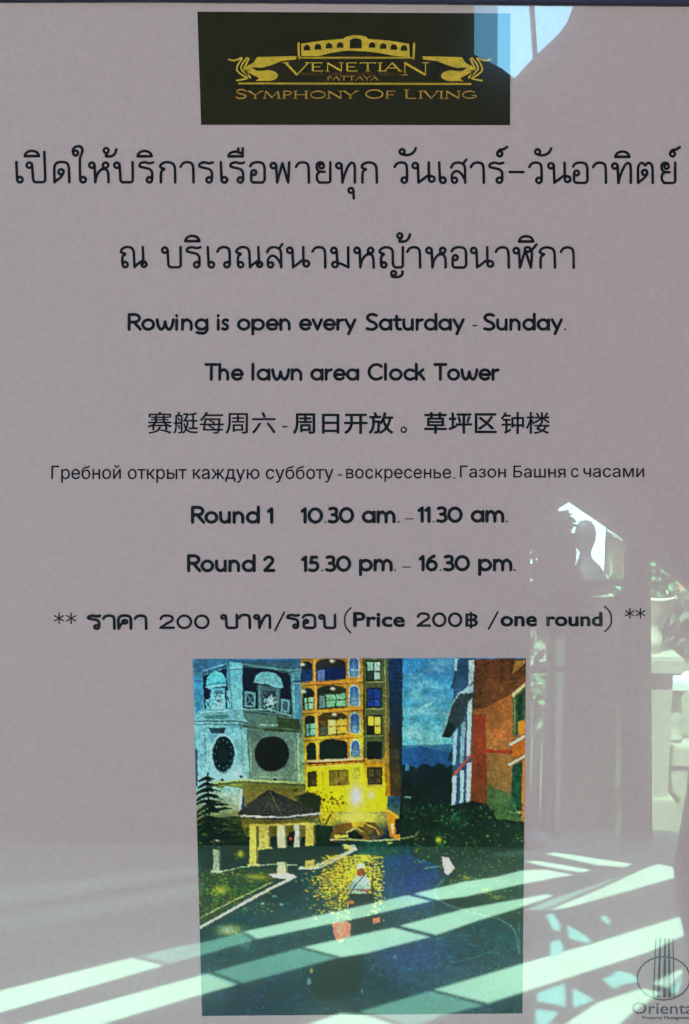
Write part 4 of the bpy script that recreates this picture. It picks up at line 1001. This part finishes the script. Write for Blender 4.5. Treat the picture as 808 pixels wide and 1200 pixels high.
# foliage before the lit facade
for k in range(420):
    x, y = Dd((20+rng.random()*320, 20+rng.random()*230))[0]; d_ = abs((x-352)/26)+abs((y-945)/20)
    if rng.random() < 1.2-d_*.5: fill(ell(x, y, .5+rng.random()*1.6, .5+rng.random()*1.2), (40+rng.random()*30, 46+rng.random()*20, 6), .65)
for k in range(22):
    x, y = Dd((120+rng.random()*200, 60+rng.random()*60))[0]; fill(ell(x, y, 1.5, 1), (60, 54, 8), .8)
fill(Dd((20, 60), (110, 40), (170, 80), (160, 150), (60, 130)), (40, 52, 20), .8)
line(Dd((130, 340), (200, 240), (240, 170)), 1.6, (34, 30, 8)); line(Dd((150, 330), (180, 220), (150, 160)), 1, (44, 40, 10)); 
# bridge
fill(Dd((100, 230), (250, 240), (260, 330), (240, 420), (10, 470), (0, 350)), (14, 40, 22)); fill(Dd((235, 300), (270, 236), (360, 216), (500, 218), (560, 280), (540, 300), (470, 330), (250, 330)), (96, 74, 24)); fill(Dd((300, 300), (370, 255), (430, 300), (420, 322), (280, 320)), (10, 26, 16)); fill(Dd((460, 300), (500, 262), (535, 290), (480, 326)), (54, 58, 38)); fill(Dd((350, 210), (450, 205), (430, 245), (370, 245)), (190, 150, 30), .85)
line(Dd((256, 270), (330, 232), (360, 222)), 1.4, (120, 60, 14)); line(Dd((330, 280), (390, 250), (430, 275)), 1.2, (196, 174, 80)); line(Dd((440, 225), (500, 250), (530, 290)), 1.2, (180, 150, 70)); line(Dd((355, 215), (430, 212), (490, 214)), 1.2, (210, 176, 60))
fill(Dd((258, 295), (345, 288), (345, 306), (262, 312)), (196, 180, 60))
line(Dd((235, 318), (350, 318), (470, 328), (600, 322), (690, 310), (740, 292), (738, 270), (775, 266)), 1.3, (168, 176, 118)); line(Dd((470, 336), (690, 322)), 1.4, (20, 60, 50), .8)
fill(Dd((400, 340), (640, 335), (660, 400), (500, 420), (380, 400)), (10, 62, 50), .8); fill(Dd((560, 335), (608, 335), (590, 350)), (170, 176, 60), .8)
fill(Dd((300, 352), (330, 350), (390, 372), (400, 382), (330, 404), (180, 470), (150, 498), (45, 496), (60, 480), (120, 474), (260, 420), (350, 385)), (164, 172, 144)); fill(Dd((316, 350), (350, 352), (368, 368), (350, 384), (320, 392)), (206, 186, 60)); fill(Dd((160, 440), (300, 372), (350, 380), (240, 425), (170, 462)), (46, 60, 26), .9)
# gold glitter on the canal
for k in range(2100):
    a_ = rng.normal(0, 1, 2); x = 415+a_[0]*19-(abs(a_[1])*2); y = 1030+a_[1]*21
    if y < 1002 or y > 1086 or x > 450: continue
    fill(ell(x, y, .6+rng.random()*1.6, .4+rng.random()*.6), (150+rng.random()*80, 132+rng.random()*60, 6+rng.random()*30), .8)
for k in range(500):
    a_ = rng.normal(0, 1, 2); x = 386+a_[0]*12; y = 1036+a_[1]*16
    fill(ell(x, y, .5+rng.random()*1.2, .4+rng.random()*.5), (104+rng.random()*80, 96+rng.random()*50, 8), .7)
for k in range(500):
    a_ = rng.normal(0, 1, 2); x = 372+a_[0]*26; y = 1050+a_[1]*26
    if y > 1000: line([(x, y), (x+2, y-.6)], .7, (6, 30+rng.random()*30, 40), .7)
soft(*Dd((430, 432))[0], 14, 5, (216, 190, 40), .7)
# rower, passengers, boat
fill(Dd((478, 520), (488, 540), (495, 680), (478, 690)), (34, 34, 24), .8)
fill(Dd((350, 640), (480, 640), (500, 690), (470, 740), (420, 780), (380, 790), (345, 740)), (8, 14, 12))
fill(Dd((382, 545), (400, 532), (442, 534), (468, 556), (472, 600), (462, 640), (372, 636), (352, 590)), (124, 148, 138)); fill(Dd((396, 500), (420, 485), (444, 505), (440, 530), (410, 540), (392, 525)), (118, 52, 20)); fill(Dd((394, 470), (415, 455), (440, 470), (443, 488), (396, 490)), (176, 172, 130)); line(Dd((384, 612), (450, 622)), 1.8, (140, 60, 34)); line(Dd((446, 520), (380, 600), (300, 725)), 1.2, (40, 22, 14)); fill(ell(*Dd((364, 692))[0], 3.4, 2.6), (150, 84, 40)); fill(ell(*Dd((455, 625))[0], 2.4, 3), (130, 70, 40)); fill(Dd((352, 580), (372, 580), (372, 600), (345, 650), (335, 640)), (120, 140, 128), .8)
fill(Ff((40, 375), (170, 350), (170, 410), (60, 440), (40, 430)), (8, 22, 24)); fill(Ff((-36, 388), (20, 382), (38, 398), (36, 446), (-20, 462), (-34, 430)), (190, 96, 78)); fill(Ff((128, 372), (156, 366), (160, 386), (132, 394)), (170, 92, 70)); line(Ff((-10, 466), (10, 462)), 2.4, (180, 150, 60)); 
fill(Ee((600, 610), (640, 590), (840, 520), (800, 700), (640, 740), (590, 680)), (4, 22, 22), .75); fill(ell(*Ee((605, 615))[0], 2, 3), (130, 120, 50), .8); fill(ell(*Ee((595, 660))[0], 2.4, 4), (84, 130, 130), .7)
# ---- garden at the left, pavilion
fill(Ee((95, 0), (620, 0), (640, 60), (545, 178), (480, 208), (110, 430), (90, 300)), (8, 30, 16)); fill(Ee((112, 190), (350, 160), (500, 185), (480, 215), (118, 420)), (24, 52, 12), col2=(50, 70, 8)); 
for k in range(500):
    x, y = Ee((115+rng.random()*330, 180+rng.random()*190))[0]
    fill(ell(x, y, .5+rng.random()*1.4, .4+rng.random()*1), (30+rng.random()*90, 50+rng.random()*80, 6+rng.random()*20), .6)
soft(*Ee((215, 268))[0], 9, 5, (190, 180, 20), .55); soft(*Ee((370, 210))[0], 16, 4, (160, 150, 30), .7); soft(*Ee((300, 110))[0], 5, 5, (190, 180, 20), .8)
line(Ee((122, 388), (260, 318), (438, 232)), .8, (150, 166, 110)); line(Ee((118, 432), (320, 318), (520, 214)), 3.4, (150, 154, 138)); line(Ee((122, 446), (330, 330)), 1, (20, 44, 44)); fill(Ee((420, 198), (500, 188), (546, 210), (520, 222), (440, 212)), (172, 164, 140))
fill(Gg((112, 735), (600, 735), (600, 808), (112, 808)), (104, 92, 16), .8); fill(Ee((112, 0), (330, 0), (330, 60), (112, 60)), (26, 44, 16), .8)
for X0_, X1_, yb, cc in ((182, 214, 186, (116, 130, 110)), (338, 374, 160, (170, 156, 64)), (380, 430, 90, (150, 140, 70)), (458, 500, 200, (168, 172, 120)), (580, 622, 168, (150, 138, 60)), (530, 560, 90, (140, 150, 130))):
    fill(Ee((X0_, -18), (X1_, -18), (X1_+2, yb), (X0_, yb)), cc); fill(Ee((X1_-9, -18), (X1_, -18), (X1_+2, yb), (X1_-6, yb)), tuple(c_*.55 for c_ in cc)); fill(Ee((X0_-8, yb-6), (X1_+8, yb-6), (X1_+8, yb+5), (X0_-8, yb+5)), tuple(min(255, c_*1.1) for c_ in cc))
line(Ee((345, -12), (625, -20)), 2.2, (150, 138, 60))
fill(Ee((382, 92), (560, 80), (720, 60), (740, 92), (600, 140), (400, 150)), (10, 34, 18)); line(Ee((220, 186), (300, 168), (440, 156), (545, 162)), 1.2, (120, 140, 110)); line(Ee((560, 172), (640, 170), (760, 110), (798, 92), (790, 76), (760, 78)), 1.8, (170, 168, 134)); fill(Ee((505, 20), (535, 10), (530, 60), (512, 90)), (14, 14, 18)); fill(ell(*Ee((515, 46))[0], 1.6, 2), (150, 60, 50))
fill(Gg((270, 716), (330, 668), (420, 604), (470, 626), (640, 700), (640, 716), (480, 726)), (44, 46, 42)); 
for k in range(11): line(Gg((420, 606), (290+k*33, 716)), .6, (20, 22, 20), .8)
for k in range(8): line(Gg((400-k*16, 618+k*13), (430+k*27, 618+k*12.4)), .5, (78, 72, 56), .5)
line(Gg((420, 606), (480, 720)), .8, (96, 84, 50)); line(Gg((280, 718), (480, 724), (645, 708)), 1.7, (178, 184, 162)); line(Gg((285, 730), (480, 738), (640, 722)), 1.8, (86, 78, 26))
fill(Gg((540, 630), (600, 615), (650, 640), (640, 700), (570, 670)), (24, 36, 12), .9)
# conifer at far left
def frond(x, y, l, ang):
    for s in range(int(l*1.3)):
        t = s/(l*1.3); px_, py_ = x+math.cos(ang)*l*t, y+math.sin(ang)*l*t+3*t*t
        line([(px_-1.6, py_-2.1*(1-t)-.6), (px_+1.2, py_+1.4*(1-t)+.3)], .8, (4, 18+rng.random()*14, 14), .95)
fill(Gg((96, 590), (300, 600), (290, 715), (96, 740)), (122, 150, 150), .9, (96, 104, 60)); fill(Gg((96, 740), (300, 716), (310, 808), (96, 808)), (60, 74, 24), .9, (20, 50, 30))
for k in range(13):
    yy0 = 910+k*6.6; sp = 9+k*3.4
    for q in range(3):
        frond(241+q, yy0+rng.random()*3, min(46, sp)*(.6+.2*q), -.30+rng.random()*.5)
    frond(242, yy0+2, min(15, 6+sp*.5), math.pi-.1-rng.random()*.4)
line([(243, 905), (246, 1000)], 2, (6, 14, 10)); 
for k in range(40): soft(232+rng.random()*60, 940+rng.random()*70, 2, 1.4, (120+rng.random()*60, 110+rng.random()*40, 16), .35)
# ---- right-hand building
fill(Cc((462, 40), (548, 40), (532, 645), (455, 652)), (34, 66, 100)); 
for a0, a1, b0, b1, y0_, y1_, cc in ((464, 480, 462, 474, 40, 90, (120, 150, 170)), (525, 546, 522, 544, 45, 160, (126, 152, 164)), (460, 478, 456, 470, 330, 480, (104, 140, 160)), (492, 512, 486, 500, 300, 470, (90, 122, 136)), (520, 540, 514, 532, 180, 440, (130, 150, 150)), (456, 474, 454, 468, 520, 650, (124, 158, 176)), (490, 506, 486, 500, 500, 645, (116, 150, 166)), (516, 536, 512, 528, 470, 640, (136, 158, 166))):
    fill(Cc((a0, y0_), (a1, y0_), (b1, y1_), (b0, y1_)), cc)
fill(Cc((413, 362), (452, 232), (470, 205), (548, 125), (548, 190), (520, 220), (500, 300), (445, 366)), (40, 56, 64)); line(Cc((413, 364), (452, 234), (472, 200), (548, 126)), 1.3, (110, 134, 140)); fill(Cc((470, 190), (548, 140), (548, 180), (490, 184)), (110, 140, 156)); fill(Cc((415, 360), (440, 290), (470, 320), (445, 366)), (10, 40, 40)); fill(Cc((448, 165), (462, 110), (468, 100), (466, 165)), (30, 50, 80)); fill(Cc((434, 460), (458, 400), (458, 462)), (24, 40, 52)); line(Cc((460, 520), (540, 430)), 2.6, (140, 64, 34))
fill(Cc((546, 40), (762, 40), (762, 760), (600, 700), (530, 640)), (78, 42, 20), col2=(120, 82, 36))
fill(Cc((546, 250), (600, 240), (762, 150), (762, 640), (620, 640), (534, 640)), (140, 80, 36), .75, (110, 96, 54)); fill(Cc((546, 270), (594, 270), (600, 640), (532, 640)), (118, 38, 20), .85, (110, 48, 20)); fill(Cc((590, 412), (700, 416), (700, 432), (590, 428)), (132, 36, 18), .85)
soft(*Cc((655, 350))[0], 14, 10, (176, 88, 48), .5)
for P_, cc in ((((703, 105), (757, 60), (757, 44), (715, 50)), (128, 92, 40)), (((700, 186), (757, 135), (757, 150), (708, 200)), (140, 132, 96)), (((706, 205), (757, 152), (757, 345), (706, 360)), (34, 74, 46)), (((722, 200), (745, 180), (745, 290), (722, 300)), (20, 48, 40)), (((728, 300), (757, 290), (757, 350), (728, 356)), (186, 110, 30)), (((688, 392), (757, 352), (757, 364), (696, 400)), (164, 170, 140)), (((700, 400), (757, 372), (757, 432), (700, 450)), (150, 84, 24)), (((682, 474), (757, 434), (757, 446), (690, 482)), (172, 172, 130)), (((702, 482), (748, 460), (742, 662), (696, 664)), (18, 64, 46)), (((744, 460), (760, 450), (760, 750), (740, 690)), (176, 104, 26)), (((674, 664), (736, 670), (732, 682), (676, 676)), (150, 160, 120))): fill(Cc(*P_), cc)
line(Cc((712, 210), (712, 355)), .8, (110, 110, 60)); line(Cc((748, 60), (757, 52)), 1, (160, 140, 100))
fill(Cc((600, 560), (700, 600), (740, 700), (700, 740), (600, 720)), (46, 90, 52), .75)
# bushes and right bank
fill(Cc((245, 640), (455, 645), (540, 625), (600, 640), (640, 700), (760, 712), (762, 800), (245, 800)), (4, 22, 18))
for k in range(500):
    x, y = Cc((250+rng.random()*510, 640+rng.random()*150))[0]; g1 = rng.random()
    fill(ell(x, y, .6+rng.random()*1.8, .5+rng.random()*1.4), (6+g1*46, 30+g1*86, 24+g1*30), .5)
soft(*Cc((475, 705))[0], 9, 9, (40, 110, 70), .5)
fill(Ff((240, 0), (750, 0), (750, 400), (660, 372), (530, 340), (410, 300), (388, 255), (430, 205), (400, 150), (300, 120)), (8, 36, 22), .92)
for k in range(700):
    x, y = Ff((300+rng.random()*445, 20+rng.random()*330))[0]; g1 = rng.random()
    if x < 515 and y > 1012: continue
    if y-970 > 30+(x-480)*.55 and y > 1045: continue
    fill(ell(x, y, .5+rng.random()*1.5, .4+rng.random()), (20+g1*100, 56+g1*90, 12+g1*34), .5)
line([Ff((430, 205))[0]]+spl(Ff((430, 205), (390, 245), (388, 280), (430, 312), (530, 345), (640, 372), (700, 405), (722, 450), (730, 520))), 2.6, (84, 106, 98), .55); line(Ff((728, 380), (735, 520)), 1.6, (90, 110, 96), .5)
fill(Ff((412, 118), (440, 120), (466, 165), (438, 196), (422, 180)), (186, 168, 160)); soft(*Ff((512, 205))[0], 7, 4, (176, 156, 40), .5); soft(*Ff((640, 285))[0], 8, 4, (150, 150, 40), .5); soft(*Ff((590, 255))[0], 7, 4, (120, 130, 50), .8); soft(*Ff((400, 48))[0], 3.5, 4, (190, 180, 30), .8)
line(Ff((0, 45), (120, 52), (230, 44), (300, 34), (318, 14)), 1.1, (130, 140, 90)); line(Ff((300, 64), (430, 110)), 1, (30, 80, 60)); line(Ff((340, 165), (430, 150)), 1.4, (90, 130, 110), .7)
for X, Y in ((395, 325), (475, 328), (447, 292)): fill(ell(*Ee((X, Y))[0], 2.6, 1.6), (90, 140, 140), .7)
# floodlight reflections at the waterline
soft(*Ee((255, 440))[0], 15, 6.4, (150, 160, 50), .85); soft(*Ee((250, 438))[0], 11, 4.6, (120, 130, 120), .9); soft(*Ee((320, 500))[0], 12, 9, (104, 116, 104), .4)
line(Ff((460, 550), (545, 535), (632, 505)), 1.4, (50, 100, 112), .45); line(Ff((500, 470), (575, 490)), 1.2, (40, 90, 110), .5); soft(*Ff((222, 530))[0], 1.6, 2.4, (90, 120, 130), .6); soft(*Ff((84, 670))[0], 1.4, 3, (80, 120, 130), .6)
tw = np.clip((366-xx)/4, 0, 1)*np.clip((930-yy)/6, 0, 1); tw = tw[..., None]
img = img*(1-tw)+tw*(img*np.array([.80, .92, .92], np.float32))
# a photograph's fine unevenness: leaf, stone and water texture in several sizes, and edges that are never ruler straight
def smooth_noise(cell):
    h_, w_ = CH*SC, CW*SC; gh, gw = int(h_/cell)+3, int(w_/cell)+3
    g_ = rng.normal(0, 1, (gh, gw)); ys_ = np.arange(h_)/cell; xs_ = np.arange(w_)/cell
    iy = ys_.astype(int); ix = xs_.astype(int); fy = (ys_-iy)[:, None]; fx = (xs_-ix)[None, :]
    fy = fy*fy*(3-2*fy); fx = fx*fx*(3-2*fx)
    return (g_[iy][:, ix]*(1-fy)*(1-fx)+g_[iy+1][:, ix]*fy*(1-fx)+g_[iy][:, ix+1]*(1-fy)*fx+g_[iy+1][:, ix+1]*fy*fx)
wy = smooth_noise(4)*.45+smooth_noise(16)*.35; wx = smooth_noise(4)*.45+smooth_noise(16)*.35
JJ, II = np.meshgrid(np.arange(CW*SC), np.arange(CH*SC))
img = img[np.clip(II+wy, 0, CH*SC-1).astype(int), np.clip(JJ+wx, 0, CW*SC-1).astype(int)]
tex = smooth_noise(3)*.05+smooth_noise(6)*.045+smooth_noise(13)*.04+smooth_noise(40)*.06
dk = np.clip(1-img.mean(2)/70.0, 0, 1)
inwater = (yy > 1000) & (xx > 250)
tex = tex*(1+2.0*dk*np.where(inwater, .35, 1))
img = img*np.exp(tex)[..., None]
leaf = np.clip(smooth_noise(3.4)+.6*smooth_noise(8)-.55, 0, 2)*dk*np.where(inwater & (xx < 500), 0.0, 1)*np.where(yy > 900, 1, 0)
img = img+leaf[..., None]*np.array([12, 22, 11], np.float32)
sl_h = np.clip(smooth_noise(2.5)+.5*smooth_noise(6)-.9, 0, 2)*np.where(inwater, 1, 0)
img = img+sl_h[..., None]*np.array([4, 15, 17], np.float32)
# soften like a small printed photograph, add ink noise
for ax in (0, 1):
    for _ in range(1): img = (np.roll(img, 1, ax)+2*img+np.roll(img, -1, ax))/4
bl = img
for ax in (0, 1):
    for sft in (1, 2, 3): bl = (np.roll(bl, sft, ax)+2*bl+np.roll(bl, -sft, ax))/4
img = np.clip(img+0.5*(img-bl), 0, 255)
lum = img.mean(2, keepdims=True)/255; img = img*(0.80+0.42*np.clip(lum*1.8, 0, 1))
nz = rng.normal(0, 1, img.shape[:2]); nz = (nz+np.roll(nz, 1, 0)+np.roll(nz, 1, 1))/1.7
img = np.clip(img*(1+0.045*nz[..., None])+1.2*nz[..., None], 0, 255)
l8 = img/255.0; linimg = np.where(l8 <= .04045, l8/12.92, ((l8+.055)/1.055)**2.4)
INKGAIN = 2.0
linimg = np.clip(linimg**1.06*INKGAIN*np.array([1.0, 1.05, 0.92], np.float32), 0.001, 0.95)
NX, NY = 400, 428
TL, TR, BR_, BL = (226, 772.2), (616.6, 770.8), (612.4, 1187.6), (237, 1190.6)
verts, cols = [], np.zeros((NX*NY, 4), np.float32); cols[:, 3] = 1
for j in range(NY):
    v = j/(NY-1)
    for i in range(NX):
        u_ = i/(NX-1)
        px = (TL[0]*(1-u_)+TR[0]*u_)*(1-v)+(BL[0]*(1-u_)+BR_[0]*u_)*v; py = (TL[1]*(1-u_)+TR[1]*u_)*(1-v)+(BL[1]*(1-u_)+BR_[1]*u_)*v
        verts.append(at(px, py, LT)[:])
        cols[j*NX+i, :3] = linimg[min(CH*SC-1, int((py-Y0)*SC)), min(CW*SC-1, int((px-X0)*SC))]
faces = [(j*NX+i, (j+1)*NX+i, (j+1)*NX+i+1, j*NX+i+1) for j in range(NY-1) for i in range(NX-1)]
ph = link_mesh('printed_photo', verts, faces, M_photo)
ca = ph.data.color_attributes.new('print', 'FLOAT_COLOR', 'POINT'); ca.data.foreach_set('color', cols.ravel())
keep(ph, notice); ph['label'] = 'dusk photo of a clock tower, lit flats and a rower on a canal'
